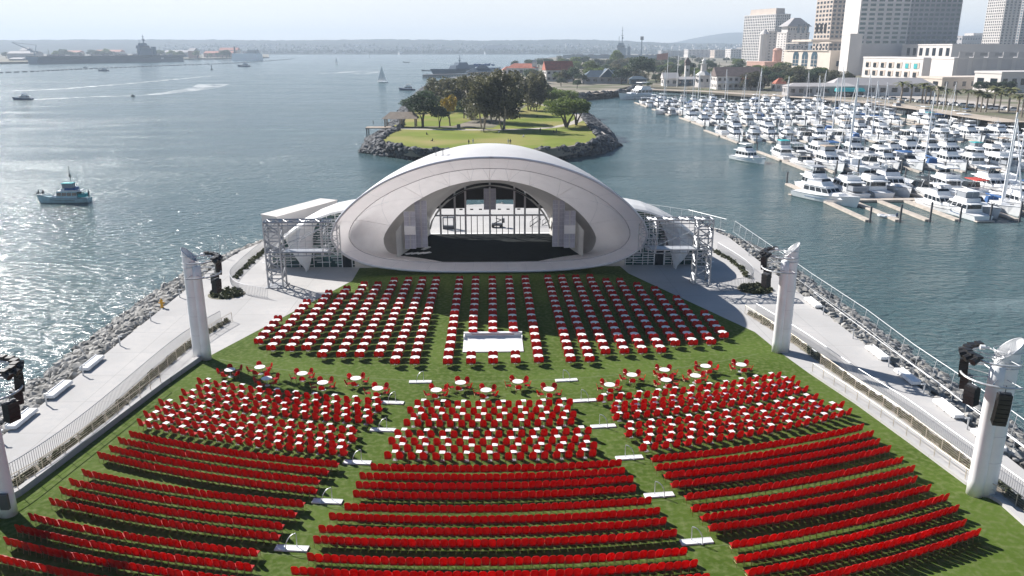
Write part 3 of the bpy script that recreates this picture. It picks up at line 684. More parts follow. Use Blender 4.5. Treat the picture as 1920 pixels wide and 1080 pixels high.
for x in (-4.6, -2.9, -1.5, 1.5, 2.9, 4.6): build(MB().box((x, yb - .25, 5.35), (.5, .25, .16)), 'spotlight', M['black'], shell)
# acoustic towers on the stage (each hangs on its own)
def acoustic(x, y, z0, w_, h_, label, split=False, ry=0):
    t = thing('acoustic_panel', label, 'panel', (x, y, z0), ry, 'acoustic panels around the stage')
    mb = MB()
    for s in (-1, 1):
        mb.box((s * w_ * .27, 0, h_ / 2), (w_ * .42, .18, h_))
    build(mb, 'panel', mat('acoustic_grey', (.48, .48, .55), .7), t)
    mb = MB(); nrow = max(3, int(h_ / .62))
    for k in range(nrow + 1): mb.box((0, -.1, h_ * k / nrow), (w_, .04, .05))
    for s in (-1, 1): mb.box((s * w_ * .49, -.11, h_ / 2), (.05, .04, h_)); mb.box((s * w_ * .27, -.11, h_ / 2), (.025, .03, h_))
    build(mb, 'grid', M['bead'], t); build(MB().box((0, -.12, h_ / 2), (w_ * .12, .1, h_)), 'spine', M['wsteel'], t)
    if split: build(MB().box((0, -.22, h_ * .5), (w_ * 1.0, .16, 1.2)), 'centre_box', M['white'], t)
    return t
for sgn in (-1, 1):
    acoustic(sgn * 10.0, 114.5, 2.0, 1.75, 6.9, 'tall grey acoustic panel standing on the %s of the stage' % side[sgn])
    acoustic(sgn * 11.5, 113.0, 2.2, 1.6, 5.4, 'grey acoustic panel with a white box at its middle, outer one on the stage %s' % side[sgn], True)
acoustic(0, 124.6, 5.6, 1.9, 3.3, 'grey acoustic panel hanging from the centre of the shell')
# things lying on the stage floor
t = thing('stacked_panels', 'white flat panels lying on the left of the stage floor', 'panels', (-11, 113.5, 1.262))
for i, (x, y, r_) in enumerate(((-.8, 0, .6), (0, .1, .5), (.9, .1, .62), (1.7, .3, .55))): build(MB().box((x, y, .05 + .01 * i), (1.3, .6, .08), r_), 'panel', M['cloth'], t)
tag(build(MB().box((-9.6, 116.6, 1.32), (.55, 1.9, .1), -.5), 'white_case', M['cloth']), 'long white case lying on the left of the stage behind the panels', 'case')
tag(build(MB().box((-12.2, 109.4, 1.36), (1.5, .45, .2), .05), 'white_monitor_box', M['cloth']), 'low white box at the front left corner of the stage', 'box')
tag(build(MB().box((12.0, 109.5, 1.36), (1.7, .45, .2), -.05), 'white_floor_box', M['cloth']), 'low white box at the front right corner of the stage', 'box')
# objects on the terrace behind the glass
t = thing('metal_stand', 'dark square metal frame standing behind the stage glass', 'frame', (-7.2, 136, 0))
mb = MB()
for s in (-1, 1): mb.box((s * .9, 0, 1), (.14, .8, 2))
mb.box((0, 0, 2), (1.9, .8, .12)).box((0, 0, .3), (1.9, .8, .5)); build(mb, 'frame_body', M['dsteel'], t)
t = thing('scissor_lift', 'dark folded lift parked behind the centre of the stage glass', 'lift', (1.2, 137, 0))
mb = MB(); mb.box((0, 0, .5), (1.8, 1, .35)).tube([(-.7, 0, .6), (.8, 0, 1.3)], .08, 5).tube([(.8, 0, 1.3), (-.2, 0, 1.6)], .08, 5).box((1.1, 0, 1.2), (.5, .8, .7)); build(mb, 'chassis', M['dsteel'], t)
for x in (-.7, .7):
    for y in (-.5, .5): build(MB().tube([(x, y - .1, .25), (x, y + .1, .25)], .25, 10), 'wheel', M['black'], t)
for k, x in enumerate((7.0, 9.2)):
    t = thing('stair_rail', 'dark sloping handrail behind the stage glass, %s one' % ('left', 'right')[k], 'handrail', (x, 137 + k, 0))
    mb = MB().tube([(0, 0, .9), (2, 2, 1.9)], .05, 4).tube([(0, 0, .1), (2, 2, 1.0)], .09, 4)
    for s in range(4): mb.tube([(s * .66, s * .66, 0), (s * .66, s * .66, .95 + s * .33)], .03, 4)
    build(mb, 'rail', M['dsteel'], t)
# small lift-eye fittings on the crown
for i, x in enumerate((-6.6, -5.7)): tag(build(MB().tube([(x, 99.5 - i * .6, 17.0), (x, 99.5 - i * .6, 18.1)], .05, 5).box((x, 99.5 - i * .6, 18.15), (.3, .2, .25)), 'roof_fitting', M['dsteel']), 'small dark fitting on the crown of the shell, %s one of two' % ('left', 'right')[i], 'fitting')

# ================================================================== SIDE WINGS
def wing(sgn):
    t = thing('backstage_wing', 'low %s wing with green glass wall, white louvres and a curved white roof' % side[sgn], 'building', (sgn * 24, 114, 0))
    o = Vector((sgn * 24, 114, 0)); prof = [(19.2, 8.65), (20.2, 8.55), (22, 8.2), (24.5, 7.3), (27, 6.0), (29.3, 4.3), (31.0, 2.3), (31.7, 0)]
    mb = MB(); rr = []
    for y, k in ((109.6, 1.0), (111, 1.03), (116, 1.03), (123, .9)):
        rr.append([Vector((sgn * (19.2 + (x - 19.2) * (1 if k >= 1 else .93)), y, z * k)) - o for x, z in prof])
    mb.rings(rr, closed=False); rr2 = [[p - Vector((0, 0, .3)) for p in r] for r in rr]; mb.rings(rr2, closed=False)
    for i in range(len(prof) - 1): mb.quad(rr[0][i], rr[0][i + 1], rr2[0][i + 1], rr2[0][i])
    build(mb, 'roof', M['shell'], t, smooth=False)
    def top(x):
        for (x0, z0), (x1, z1) in zip(prof, prof[1:]):
            if x0 <= x <= x1: return z0 + (z1 - z0) * (x - x0) / (x1 - x0) - .35
        return .3
    yy = 111.2
    mb = MB(); xs = [19.4 + i * 1.16 for i in range(10)] + [31.0]
    for u, v in zip(xs, xs[1:]): mb.quad((sgn * u - o.x, yy - o.y, 0), (sgn * v - o.x, yy - o.y, 0), (sgn * v - o.x, yy - o.y, top(v)), (sgn * u - o.x, yy - o.y, top(u)))
    build(mb, 'glass_wall', M['glassg'], t)
    rnd = random.Random(70 + sgn); mb = MB(); z = .35
    while z < 8:
        x = 19.4
        while x < 31:
            L = rnd.uniform(.8, 3.2)
            if top(min(x + L, 31)) > z and rnd.random() < .86: mb.box((sgn * (x + L / 2) - o.x, yy - o.y - .12 - rnd.uniform(0, .05), z + rnd.uniform(-.04, .04)), (L, .16, .07))
            x += L + rnd.choice((0, .1, .3))
        z += .36
    build(mb, 'louvres', M['white'], t)
    mb = MB()
    for i in range(11):
        x = 19.6 + i * 1.08 + rnd.uniform(-.2, .2); mb.box((sgn * x - o.x, yy - o.y - .1, top(x) / 2), (.08, .12, top(x)))
    build(mb, 'mullions', M['white'], t)
    for _ in range(26):
        x = rnd.uniform(19.8, 29); z = rnd.uniform(.6, max(1, top(x) - .8)); build(MB().box((sgn * x - o.x, yy - o.y - .04, z), (rnd.uniform(.8, 2.2), .06, .3)), 'opaque_panel', M['cgrey'] if sgn > 0 else mat('pale_green_panel', (.30, .42, .38), .4), t)
    xd = 20.4 if sgn < 0 else 24.3
    d = build(MB().box((sgn * xd - o.x, yy - o.y - .2, 1.2), (1.25, .14, 2.4)), 'door', M['glassd'], t); build(MB().box((sgn * (xd - .7) - o.x, yy - o.y - .22, 1.25), (.12, .2, 2.5)).box((sgn * (xd + .7) - o.x, yy - o.y - .22, 1.25), (.12, .2, 2.5)).box((sgn * xd - o.x, yy - o.y - .22, 2.55), (1.5, .2, .12)), 'door_frame', M['white'], d)
    # crescent fin
    fo = [(28.6, 5.0), (28.9, 4.0), (28.7, 3.0), (28.2, 2.0), (27.4, 1.0), (26.4, .0)]; fi = [(23.6, 7.2), (24.4, 5.8), (25.0, 4.4), (25.4, 3.0), (25.9, 1.3), (26.1, .0)]
    if sgn < 0: fo = [(28.9, 5.0), (28.6, 4.0), (28.1, 3.0), (27.5, 2.0), (26.8, 1.0), (25.9, .0)]; fi = [(23.8, 7.2), (24.6, 5.8), (24.9, 4.4), (25.0, 3.0), (25.2, 1.3), (25.6, .0)]
    mb = MB()
    for (a, b), y0, y1 in zip(zip(zip(fo, fo[1:]), zip(fi, fi[1:])), range(6), range(6)):
        pass
    ra = [[Vector((sgn * q[0], 110.9 - 1.5 * (1 - q[1] / 7.5), q[1])) - o, Vector((sgn * (p[0] * .5 + q[0] * .5), 110.2 - 1.8 * (1 - p[1] / 7.5), (p[1] + q[1]) / 2)) - o, Vector((sgn * p[0], 110.9 - 1.5 * (1 - p[1] / 7.5), p[1])) - o, Vector((sgn * (p[0] * .5 + q[0] * .5), 111.1 - 1.5 * (1 - p[1] / 7.5), (p[1] + q[1]) / 2)) - o] for p, q in zip(fo, fi)]
    mb.rings(ra, True, True, True); build(mb, 'crescent_fin', M['shell'], t, smooth=False)
    return t
wing(-1); wing(1)
# white wedge-roofed block behind the left wing
t = thing('service_block', 'plain white service block with a pale roof behind the left wing', 'building', (-28, 121, 0))
T = [at(490, 403, 5.6), at(600, 374, 6.0), at(632, 377, 6.0), at(519, 408, 5.6)]; o = Vector((-28, 121, 0)); T = [p - o for p in T]; Bt = [Vector((p.x, p.y, 0)) for p in T]
mb = MB(); mb.rings([Bt, T], True, True, False); build(mb, 'wall', M['whitest'], t)
c = sum(T, Vector()) / 4; mb = MB(); mb.rings([[p + (p - c).normalized() * .15 + Vector((0, 0, .01)) for p in T], [p + (p - c).normalized() * .15 + Vector((0, 0, .16)) for p in T]], True, True, True); build(mb, 'roof', M['whitest'], t)

# ================================================================== FURNITURE ON THE LAWN
def backrest_mb(mb, w=.50, z0=.31, z1=1.0, y=-.23, lean=.13, cz=0):
    """curved back shell with a rounded top, seen from behind; sitter faces +Y"""
    nx, nz = 6, 4; front = []; bk = []
    for j in range(nz + 1):
        for i in range(nx + 1):
            u = -1 + 2 * i / nx; v = j / nz
            x = u * w / 2 * (1 - .05 * v); topz = z1 - .10 * u * u * u * u - .045 * u * u; z = z0 + (topz - z0) * v
            yy = y - lean * v + .055 * u * u
            front.append((x, yy, z)); bk.append((x, yy - .022, z))
    W = nx + 1; f = []
    for j in range(nz):
        for i in range(nx): a = j * W + i; f.append((a, a + 1, a + W + 1, a + W)); 
    K = len(front); g = [(d + K, c + K, b + K, a + K) for a, b, c, d in f]
    e = []
    for i in range(nx): e.append((i + 1, i, i + K, i + 1 + K)); a = nz * W + i; e.append((a, a + 1, a + 1 + K, a + K))
    for j in range(nz): a = j * W; e.append((a, a + W, a + W + K, a + K)); a = j * W + nx; e.append((a + W, a, a + K, a + W + K))
    return mb.add(front + bk, f + g + e)
def seat_mb(mb): return mb.frus(-.23, .23, -.22, .24, .42, .455, .02, .02, .03)
def frame_mb(mb):
    for x in (-.215, .215):
        mb.tube([(x, .21, 0), (x, .19, .42)], .014, 4); mb.tube([(x, -.27, 0), (x, -.21, .44), (x, -.26, .62)], .014, 4); mb.tube([(x, .2, .25), (x, -.24, .25)], .01, 4)
    mb.tube([(-.215, -.235, .3), (.215, -.235, .3)], .012, 4); mb.tube([(-.215, .2, .3), (.215, .2, .3)], .01, 4); mb.tube([(-.235, -.245, .43), (.235, -.245, .43)], .014, 4); return mb
chair = thing('audience_chair', 'red chair', 'chair')
cb = build(backrest_mb(MB()), 'backrest', M['red'], chair, smooth=False); build(seat_mb(MB()), 'seat', M['redfab'], chair); build(frame_mb(MB()), 'frame', M['tan'], chair)
LOW = MB(); backrest_mb(LOW); kb = len(LOW.f); LOW.mi(1); seat_mb(LOW); LOW.mi(2)
for x in (-.215, .215): LOW.tube([(x, .21, 0), (x, .19, .42)], .015, 3); LOW.tube([(x, -.27, 0), (x, -.22, .44)], .015, 3)
LOW.tube([(-.235, -.245, .43), (.235, -.245, .43)], .014, 3); LOW.tube([(-.2, -.24, .28), (.2, -.24, .28)], .012, 3)
def stuff_chairs(name, places, label, k=1.0):
    V = []; Fc = []; mi = []; base = [Vector(v) * k for v in LOW.v]
    for x, y, a in places:
        o = len(V); c, s = math.cos(a), math.sin(a)
        V += [(x + p.x * c - p.y * s, y + p.x * s + p.y * c, p.z + .01) for p in base]; Fc += [tuple(i + o for i in f) for f in LOW.f]; mi += LOW.m
    me = bpy.data.meshes.new(name); me.from_pydata(V, [], Fc)
    for m_ in ('red', 'redfab', 'tan'): me.materials.append(M[m_])
    me.polygons.foreach_set('material_index', mi); me.update(); return tag(obj(name, me), label, 'chairs', kind='stuff')
ROWS = {
 'L': [(79.07, -21.36, 79.81, -8.2), (80.22, -21.35, 80.96, -8.46), (81.47, -21.06, 82.33, -8.59), (82.55, -21.08, 83.53, -8.42), (84.98, -20.4, 85.27, -8.59), (86.26, -20.28, 86.51, -8.63), (87.37, -20.08, 87.92, -8.83), (88.64, -19.74, 89.08, -8.69), (90.54, -19.58, 90.84, -9.08), (91.78, -19.38, 92.22, -8.89), (93.09, -19.07, 93.5, -9.03), (94.56, -18.81, 94.89, -8.91)],
 'M': [(79.96, -6.36, 79.92, 6.89), (81.23, -6.7, 81.1, 6.82), (82.48, -6.65, 82.28, 7.02), (83.67, -6.57, 83.57, 6.88), (85.3, -6.66, 85.19, 7.27), (86.51, -7.1, 86.54, 7.37), (87.94, -7.23, 87.75, 7.38), (89.1, -7.2, 89.12, 7.52), (90.9, -7.06, 91.04, 7.47), (92.25, -7.37, 92.3, 7.58), (93.57, -7.35, 93.61, 7.7)],
 'R': [(79.76, 8.66, 79.95, 22.13), (81.03, 8.54, 81.1, 21.99), (82.24, 8.71, 82.3, 21.53), (83.51, 8.73, 83.48, 21.45), (85.21, 8.96, 85.14, 21.06), (86.67, 8.88, 86.41, 20.89), (87.8, 9.0, 87.6, 20.16), (88.98, 9.02, 88.83, 20.13), (90.91, 9.38, 90.16, 20.23), (92.32, 9.15, 91.44, 19.87), (93.64, 9.19, 92.86, 19.22), (95.12, 9.23, 93.99, 19.19)]}
PAIR = {
 'L': [(68.73, -23.13, 68.91, -7.98), (70.02, -22.28, 70.27, -7.67), (71.25, -22.74, 71.37, -8.06), (72.47, -21.99, 72.54, -7.79), (73.65, -22.96, 74.47, -8.42), (74.83, -22.35, 75.81, -8.13), (75.91, -22.51, 77.0, -8.36), (77.25, -21.99, 78.04, -8.11)],
 'M': [(68.97, -5.51, 69.16, 5.79), (70.38, -5.75, 70.41, 5.43), (71.57, -5.34, 71.59, 5.64), (72.7, -5.66, 72.85, 5.3), (74.62, -5.92, 74.62, 6.1), (75.91, -6.09, 75.95, 5.77), (77.01, -5.65, 77.15, 6.03), (78.21, -5.91, 78.3, 5.74)],
 'R': [(68.74, 7.8, 68.9, 23.18), (70.33, 8.5, 70.13, 23.62), (71.24, 8.22, 71.21, 23.25), (72.54, 8.02, 72.38, 23.1), (74.32, 8.4, 74.02, 22.77), (75.59, 8.13, 75.22, 22.33), (76.82, 9.0, 76.17, 23.41), (78.0, 8.4, 77.45, 23.03)]}
BN = {'L': 'left', 'M': 'middle', 'R': 'right'}
def polar(r, a): return (r * math.sin(R_(a)), 132 - r * math.cos(R_(a)))
allrow = []
for b, rows in ROWS.items():
    for ri, (r0, a0, r1, a1) in enumerate(rows):
        x0, y0 = polar(r0, a0); x1, y1 = polar(r1, a1); L = (r0 + r1) / 2 * R_(a1 - a0); nn = int(round((L - .44) / .5)) + 1
        for k in range(nn):
            t_ = k / (nn - 1); r_ = r0 + (r1 - r0) * t_; e = .23 / r_ * 57.3; a_ = a0 + e + (a1 - a0 - 2 * e) * t_; x, y = polar(r_ - .3 + random.uniform(-.035, .035), a_)
            allrow.append((x, y, R_(a_) + random.uniform(-.07, .07), b, ri, k, len(rows)))
def inframe(x, y, z=.5, m=0):
    px, py, zc = proj((x, y, z)); return -m < px < 1920 + m and -m < py < 1080 + m
vis = [c for c in allrow if inframe(c[0], c[1], .8)]
vis.sort(key=lambda c: c[1]); ind = set(id(c) for c in vis[:300]); far = [(c[0], c[1], c[2]) for c in allrow if id(c) not in ind]
first = True
for c in vis[:300]:
    x, y, a, b, ri, k, nr = c
    lab = 'red chair, %s from the left in the %s row from the front of the %s block of rows' % (ordw(k + 1), ordw(ri + 1), BN[b])
    lab = 'red chair %s from left, %s unbroken row from the stage, %s block' % (ordw(k + 1), ordw(ri + 1), BN[b])
    if first: chair.location = (x, y, .01); chair.rotation_euler.z = a; chair['label'] = lab; chair['group'] = 'red chairs in the rows nearest the camera'; first = False
    else: dup(chair, (x, y, .01), a, lab, 'red chairs in the rows nearest the camera')
stuff_chairs('audience_chairs_in_rows', far, 'long curved rows of red chairs behind the nearest rows')
# pairs of chairs sharing small square tables
sqt = thing('square_side_table', 'small white square table', 'table')
build(MB().box((0, 0, .735), (.43, .43, .03)), 'tabletop', M['cloth'], sqt); build(MB().tube([(0, 0, .02), (0, 0, .72)], .025, 5).box((0, 0, .012), (.36, .36, .024)), 'pedestal', M['steel'], sqt)
pc = []; first = True
for b, rows in PAIR.items():
    for ri, (r0, a0, r1, a1) in enumerate(rows):
        L = (r0 + r1) / 2 * R_(a1 - a0); npair = int(round((L + .9) / 1.84)); fr_ = []
        ri_sh = [.0, .0, .0, .0][ri % 4]
        for k in range(npair):
            for q in (0, 1):
                t_ = (k * 2 + q) / (npair * 2 - 1); r_ = r0 + (r1 - r0) * t_; e = .23 / r_ * 57.3; a_ = a0 + e + (a1 - a0 - 2 * e) * t_; x, y = polar(r_ - .3, a_); fr_.append((x, y, a_, r_))
                pc.append((x + random.uniform(-.03, .03), y, R_(a_) + random.uniform(-.06, .06)))
            A_, B_ = fr_[-2], fr_[-1]; x, y = polar((A_[3] + B_[3]) / 2 - .62, (A_[2] + B_[2]) / 2)
            x += random.uniform(-.06, .06); y += random.uniform(-.05, .05)
            lab = 'small white square table %s from left, %s row, %s block of paired chairs' % (ordw(k + 1), ordw(ri + 1), BN[b]); rz = R_((A_[2] + B_[2]) / 2) + random.uniform(-.08, .08)
            if first: sqt.location = (x, y, .01); sqt.rotation_euler.z = rz; sqt['label'] = lab; sqt['group'] = 'small square tables between paired chairs'; first = False
            else: dup(sqt, (x, y, .01), rz, lab, 'small square tables between paired chairs')
stuff_chairs('paired_chairs', pc, 'red chairs in pairs beside the small white square tables', 1.1)
# cafe tables with five armchairs each
cafe = [(-24.81, 71.26), (-22.15, 71.85), (-20.77, 69.09), (-17.74, 70.15), (-15.39, 67.96), (-12.53, 68.86), (-10.2, 66.5), (-4.92, 66.0), (-2.81, 67.6), (-0.47, 65.87), (2.43, 67.7), (5.14, 65.89), (10.73, 66.74), (13.15, 68.96), (16.45, 70.1), (16.09, 67.69), (19.04, 68.61), (20.59, 70.92), (24.11, 71.16)]
ctn = ['farthest left beside the tower shadow', 'at the upper left, behind the table in shade', 'in the tower shadow at the left', 'fourth from the left end', 'fifth from the left end', 'sixth from the left end', 'seventh from the left, just left of the aisle', 'front left of the middle five', 'upper left of the middle five', 'lower centre of the middle five', 'upper right of the middle five', 'front right of the middle five', 'nearest the aisle in the right cluster', 'second from the aisle in the right cluster', 'upper one of the touching pair at right', 'lower one of the touching pair at right', 'lower one of the next pair at right', 'upper one of the next pair at right', 'farthest right near the far right tower']
rt_ = thing('round_cafe_table', 'round white table', 'table'); build(MB().cyl((0, 0, .72), .5, .03, 28), 'tabletop', M['cloth'], rt_); build(MB().tube([(0, 0, .02), (0, 0, .72)], .035, 8).cyl((0, 0, 0), .25, .02, 14), 'pedestal', M['wsteel'], rt_)
cc = thing('armchair', 'red armchair', 'chair')
build(backrest_mb(MB(), .52, .42, .9, -.24, .12), 'backrest', M['red'], cc); build(seat_mb(MB()), 'seat', M['redfab'], cc); mb = frame_mb(MB()); build(mb, 'frame', M['tan'], cc)
for s in (-1, 1): build(MB().tube([(s * .25, -.26, .64), (s * .27, .0, .66), (s * .25, .2, .6), (s * .23, .21, .42)], .018, 4), 'armrest', mat('red_orange_arm', (.62, .05, .02), .4), cc)
first = True; f2 = True
pos5 = ['at the back left', 'at the back right', 'at the right', 'in front', 'at the left']
for i, (x, y) in enumerate(cafe):
    lab = 'round white table with five red chairs, ' + ctn[i]
    if first: rt_.location = (x, y, .01); rt_['label'] = lab; rt_['group'] = 'round tables with five red chairs each'; first = False
    else: dup(rt_, (x, y, .01), 0, lab, 'round tables with five red chairs each')
    off = random.uniform(-12, 12)
    for j, an in enumerate((115, 50, -20, -92, -160)):
        an = R_(an + off + random.uniform(-9, 9)); rr_ = random.uniform(.78, .9); cx, cy = x + rr_ * math.cos(an), y + rr_ * math.sin(an); rz = an + math.pi / 2 + random.uniform(-.2, .2)
        lab = 'red chair ' + pos5[j] + ', round table ' + (ctn[i] if len(ctn[i].split()) < 7 else ctn[i].replace('the ', '').replace(', just left of aisle', '').replace(', behind table in shade', ''))
        if f2: cc.location = (cx, cy, .01); cc.rotation_euler.z = rz; cc['label'] = lab; cc['group'] = 'red chairs around the round tables'; f2 = False
        else: dup(cc, (cx, cy, .01), rz, lab, 'red chairs around the round tables')
# columns of round tables near the stage
CT = [(-24.32, 80.01, -24.08, 85.7, 4), (-22.53, 78.06, -22.15, 91.72, 8), (-20.57, 77.85, -20.29, 95.57, 10), (-18.9, 77.97, -18.28, 97.35, 11), (-16.91, 75.92, -16.38, 99.19, 13), (-14.99, 75.95, -14.59, 99.14, 13), (-13.16, 75.89, -12.69, 101.06, 14), (-11.26, 75.92, -10.83, 101.26, 14), (-9.41, 73.97, -8.95, 101.3, 15), (-7.52, 73.92, -7.13, 101.3, 15), (-4.25, 73.83, -4.07, 101.42, 14), (-1.99, 73.84, -1.94, 101.41, 14), (0.22, 73.84, 0.25, 101.45, 14), (2.44, 73.93, 2.46, 101.47, 14), (4.67, 74.01, 4.61, 101.58, 14), (7.85, 74.06, 7.66, 101.75, 15), (9.72, 74.07, 9.5, 101.78, 15), (11.59, 76.03, 11.41, 101.73, 14), (13.51, 76.12, 13.27, 101.85, 14), (15.39, 76.22, 15.16, 99.9, 13), (17.3, 76.32, 17.03, 99.97, 13), (19.16, 78.23, 18.94, 97.96, 11), (21.04, 78.35, 20.86, 96.02, 10), (22.99, 78.46, 22.76, 92.05, 8), (24.88, 80.45, 24.69, 86.22, 4)]
kt = thing('round_table', 'round white table', 'table'); build(MB().cyl((0, 0, .72), .47, .03, 22), 'tabletop', M['cloth'], kt); build(MB().tube([(0, 0, .02), (0, 0, .72)], .03, 6).cyl((0, 0, 0), .22, .02, 10), 'pedestal', M['wsteel'], kt)
kc = []; first = True
for ci, (x0, y0, x1, y1, nn) in enumerate(CT):
    for k in range(nn):
        t_ = k / (nn - 1); x = x0 + (x1 - x0) * t_ + random.uniform(-.03, .03); y = y0 + (y1 - y0) * t_
        if 11 <= ci <= 13 and 1 <= k <= 3: continue
        if ci <= 9: blk, cn = 'left', ordw(ci + 1) + ' column from the left end'
        elif ci <= 14: blk, cn = 'middle', ordw(ci - 9) + ' column of the middle five'
        else: blk, cn = 'right', ordw(25 - ci) + ' column from the right end'
        lab = 'round white table %s from the camera, %s' % (ordw(k + 1), cn)
        if first: kt.location = (x, y, .01); kt['label'] = lab; kt['group'] = 'round tables in straight columns before the stage'; first = False
        else: dup(kt, (x, y, .01), 0, lab, 'round tables in straight columns before the stage')
        for s in (-1, 1):
            kc.append((x + s * .235, y - .52 , random.uniform(-.04, .04))); kc.append((x + s * .235, y + .62, math.pi + random.uniform(-.04, .04)))
stuff_chairs('front_table_chairs', kc, 'red chairs pushed up to the round tables in columns before the stage')
# mixing platform
t = thing('mixing_platform', 'low white rectangular platform among the round tables', 'platform', (.22, 79.3, 0))
build(MB().frus(-3.15, 3.15, -2.35, 2.35, .012, .1, .02, .02, .02), 'deck', M['cloth'], t); build(MB().box((0, 2.28, .33), (6.3, .14, .46)).box((-3.1, 1.7, .26), (.12, .9, .32)).box((3.1, 1.7, .26), (.12, .9, .32)).box((0, 2.15, .58), (6.3, .4, .04)), 'rear_panel', M['white'], t)
build(MB().box((0, 2.17, .33), (4.6, .08, .14)), 'trim_strip', mat('pale_pink_trim', (.6, .48, .47), .6), t)
# aisle steps with hoop handrails
steps = [(-6.65, 69.46), (7.07, 69.46), (-8.76, 64.92), (8.25, 64.89), (9.22, 59.84), (-8.9, 59.68), (-10.15, 54.33), (10.48, 54.5), (-11.36, 48.95), (11.67, 49.13), (-12.54, 43.57), (12.91, 43.59)]
st = thing('aisle_step', 'white step', 'step'); build(MB().frus(-1.05, 1.05, -.28, .28, 0, .1, .01, .01, .01), 'tread', M['white'], st); build(MB().box((0, .2, .104), (2.05, .05, .008)), 'nosing', M['wsteel'], st)
hr = thing('hoop_handrail', 'white hoop', 'handrail'); pts_ = [(-.3, .1, 0), (-.3, .1, .95), (-.22, .05, 1.04), (-.05, -.05, 1.0), (.12, -.16, .85), (.25, -.25, .6), (.3, -.3, .3), (.3, -.3, 0)]
build(MB().tube(smoothpath(pts_, 3), .028, 6), 'hoop', M['wsteel'], hr); build(MB().box((-.3, .1, .06), (.14, .14, .02)).box((.3, -.3, .06), (.14, .14, .02)), 'foot_plates', M['wsteel'], hr)
srt = sorted(range(12), key=lambda i: -steps[i][1]); first = True; cnt = {-1: 0, 1: 0}
for i in srt:
    x, y = steps[i]; sg = -1 if x < 0 else 1; cnt[sg] += 1; w_ = ordw(cnt[sg]) + ' from the stage in the ' + side[sg] + ' aisle'
    if first: st.location = (x, y, .01); st['label'] = 'white step, ' + w_; st['group'] = 'white aisle steps'; hr.location = (x, y, .03); hr['label'] = 'white hoop handrail, ' + w_; hr['group'] = 'hoop handrails on the aisle steps'; first = False
    else:
        dup(st, (x, y, .01), R_(6 * sg), 'white step, ' + w_, 'white aisle steps'); q = dup(hr, (x, y, .03), 0, 'white hoop handrail, ' + w_, 'hoop handrails on the aisle steps')
        if sg < 0: q.scale = (-1, 1, 1)
hr.scale = (-1, 1, 1) if hr.location.x < 0 else (1, 1, 1)
# ================================================================== LAND BEYOND
def land(poly, z, name, m, zb=WZ - 3):
    return struct(MB().prism([(p[0], p[1]) for p in poly], zb, z), name, m)
ISL = [at(x, y, WZ) for x, y in ((676, 286), (690, 262), (728, 240), (742, 218), (764, 190), (792, 165), (822, 154), (850, 146))]
ISLR = [at(x, y, WZ) for x, y in ((1118, 181), (1084, 185), (1075, 192), (1092, 205), (1112, 222), (1140, 245), (1160, 274), (1128, 288), (1050, 298), (920, 303), (800, 300), (726, 294))]
MARSH = [at(x, y, WZ) for x, y in ((1180, 177), (1190, 166), (1300, 173), (1400, 181), (1560, 190), (1700, 205), (1920, 240))]
MAIN = [tuple(p)[:2] for p in ISL] + [tuple(at(900, 143, WZ))[:2], tuple(at(965, 127, WZ))[:2], tuple(at(985, 118, WZ))[:2], tuple(at(1030, 108, WZ))[:2], (700, 4300), (9000, 4300), (9000, 200), (330, 250)] + [tuple(p)[:2] for p in MARSH[::-1]] + [tuple(p)[:2] for p in ISLR]
# lower base of the land, in rock; the ground surface is set back on top of it
cx, cy = 0, 330
land(MAIN, -2.2, 'mainland_bank', M['drock'])
def inset(p, d=5.0):
    if p[1] > 560: return p
    q = Vector((p[0], p[1])); c = Vector((0, 420)); v = (c - q); v.x *= 1.0
    return tuple(q + v.normalized() * d)
TOPI = [tuple(at(x, y, .4))[:2] for x, y in ((714, 264), (726, 250), (752, 243), (752, 225), (780, 192), (806, 166), (834, 152), (862, 145))]
TOPR = [tuple(at(x, y, .4))[:2] for x, y in ((1150, 170), (1098, 176), (1062, 184), (1066, 196), (1082, 208), (1092, 222), (1108, 240), (1124, 256), (1118, 266), (1060, 276), (980, 283), (880, 285), (770, 277), (738, 272))]
TM = [tuple(at(x, y, .4))[:2] for x, y in ((1186, 160), (1300, 167), (1400, 174), (1560, 183), (1700, 197), (1920, 229))]
TOPALL = TOPI + [tuple(at(905, 141, .4))[:2], tuple(at(970, 126, .4))[:2], tuple(at(990, 117, .4))[:2], tuple(at(1036, 108, .4))[:2], (720, 4280), (8900, 4280), (8900, 210), (340, 262)] + TM[::-1] + TOPR
land(TOPALL, .38, 'mainland_ground', M['earth'], -2.3)
GR = [at(x, y, .4) for x, y in ((716, 263), (727, 249), (745, 240), (850, 240), (925, 240), (1000, 190), (1060, 190), (1080, 208), (1090, 222), (1106, 240), (1121, 256), (1114, 265), (1060, 274.5), (980, 281.5), (880, 283.5), (770, 275.5), (740, 271))]
struct(MB().quad(*[(p.x, p.y, .40) for p in GR]), 'island_grass', M['islandgrass'])
struct(MB().quad(*[(p.x, p.y, .395) for p in [at(x, y, .4) for x, y in ((735, 238), (850, 236), (1000, 192), (1060, 188), (1040, 178), (900, 175), (800, 190), (770, 215))]]), 'island_back_grass', M['islandgrass'])
def ribbon(name, pts, w_, z, m):
    P = smoothpath([at(x, y, z) for x, y in pts], 6); L = []; Rr = []
    for i, p in enumerate(P):
        d = (P[min(i + 1, len(P) - 1)] - P[max(i - 1, 0)]).normalized(); nn = Vector((-d.y, d.x, 0)) * w_ / 2; L.append(p + nn); Rr.append(p - nn)
    mb = MB(); [mb.quad(L[i], L[i + 1], Rr[i + 1], Rr[i]) for i in range(len(P) - 1)]; return struct(mb, name, m)
ribbon('island_path', [(745, 241), (830, 243), (950, 243), (1040, 238), (1085, 225), (1078, 212), (1040, 202), (1010, 194), (985, 188), (960, 180)], 4.0, .412, M['pave'])
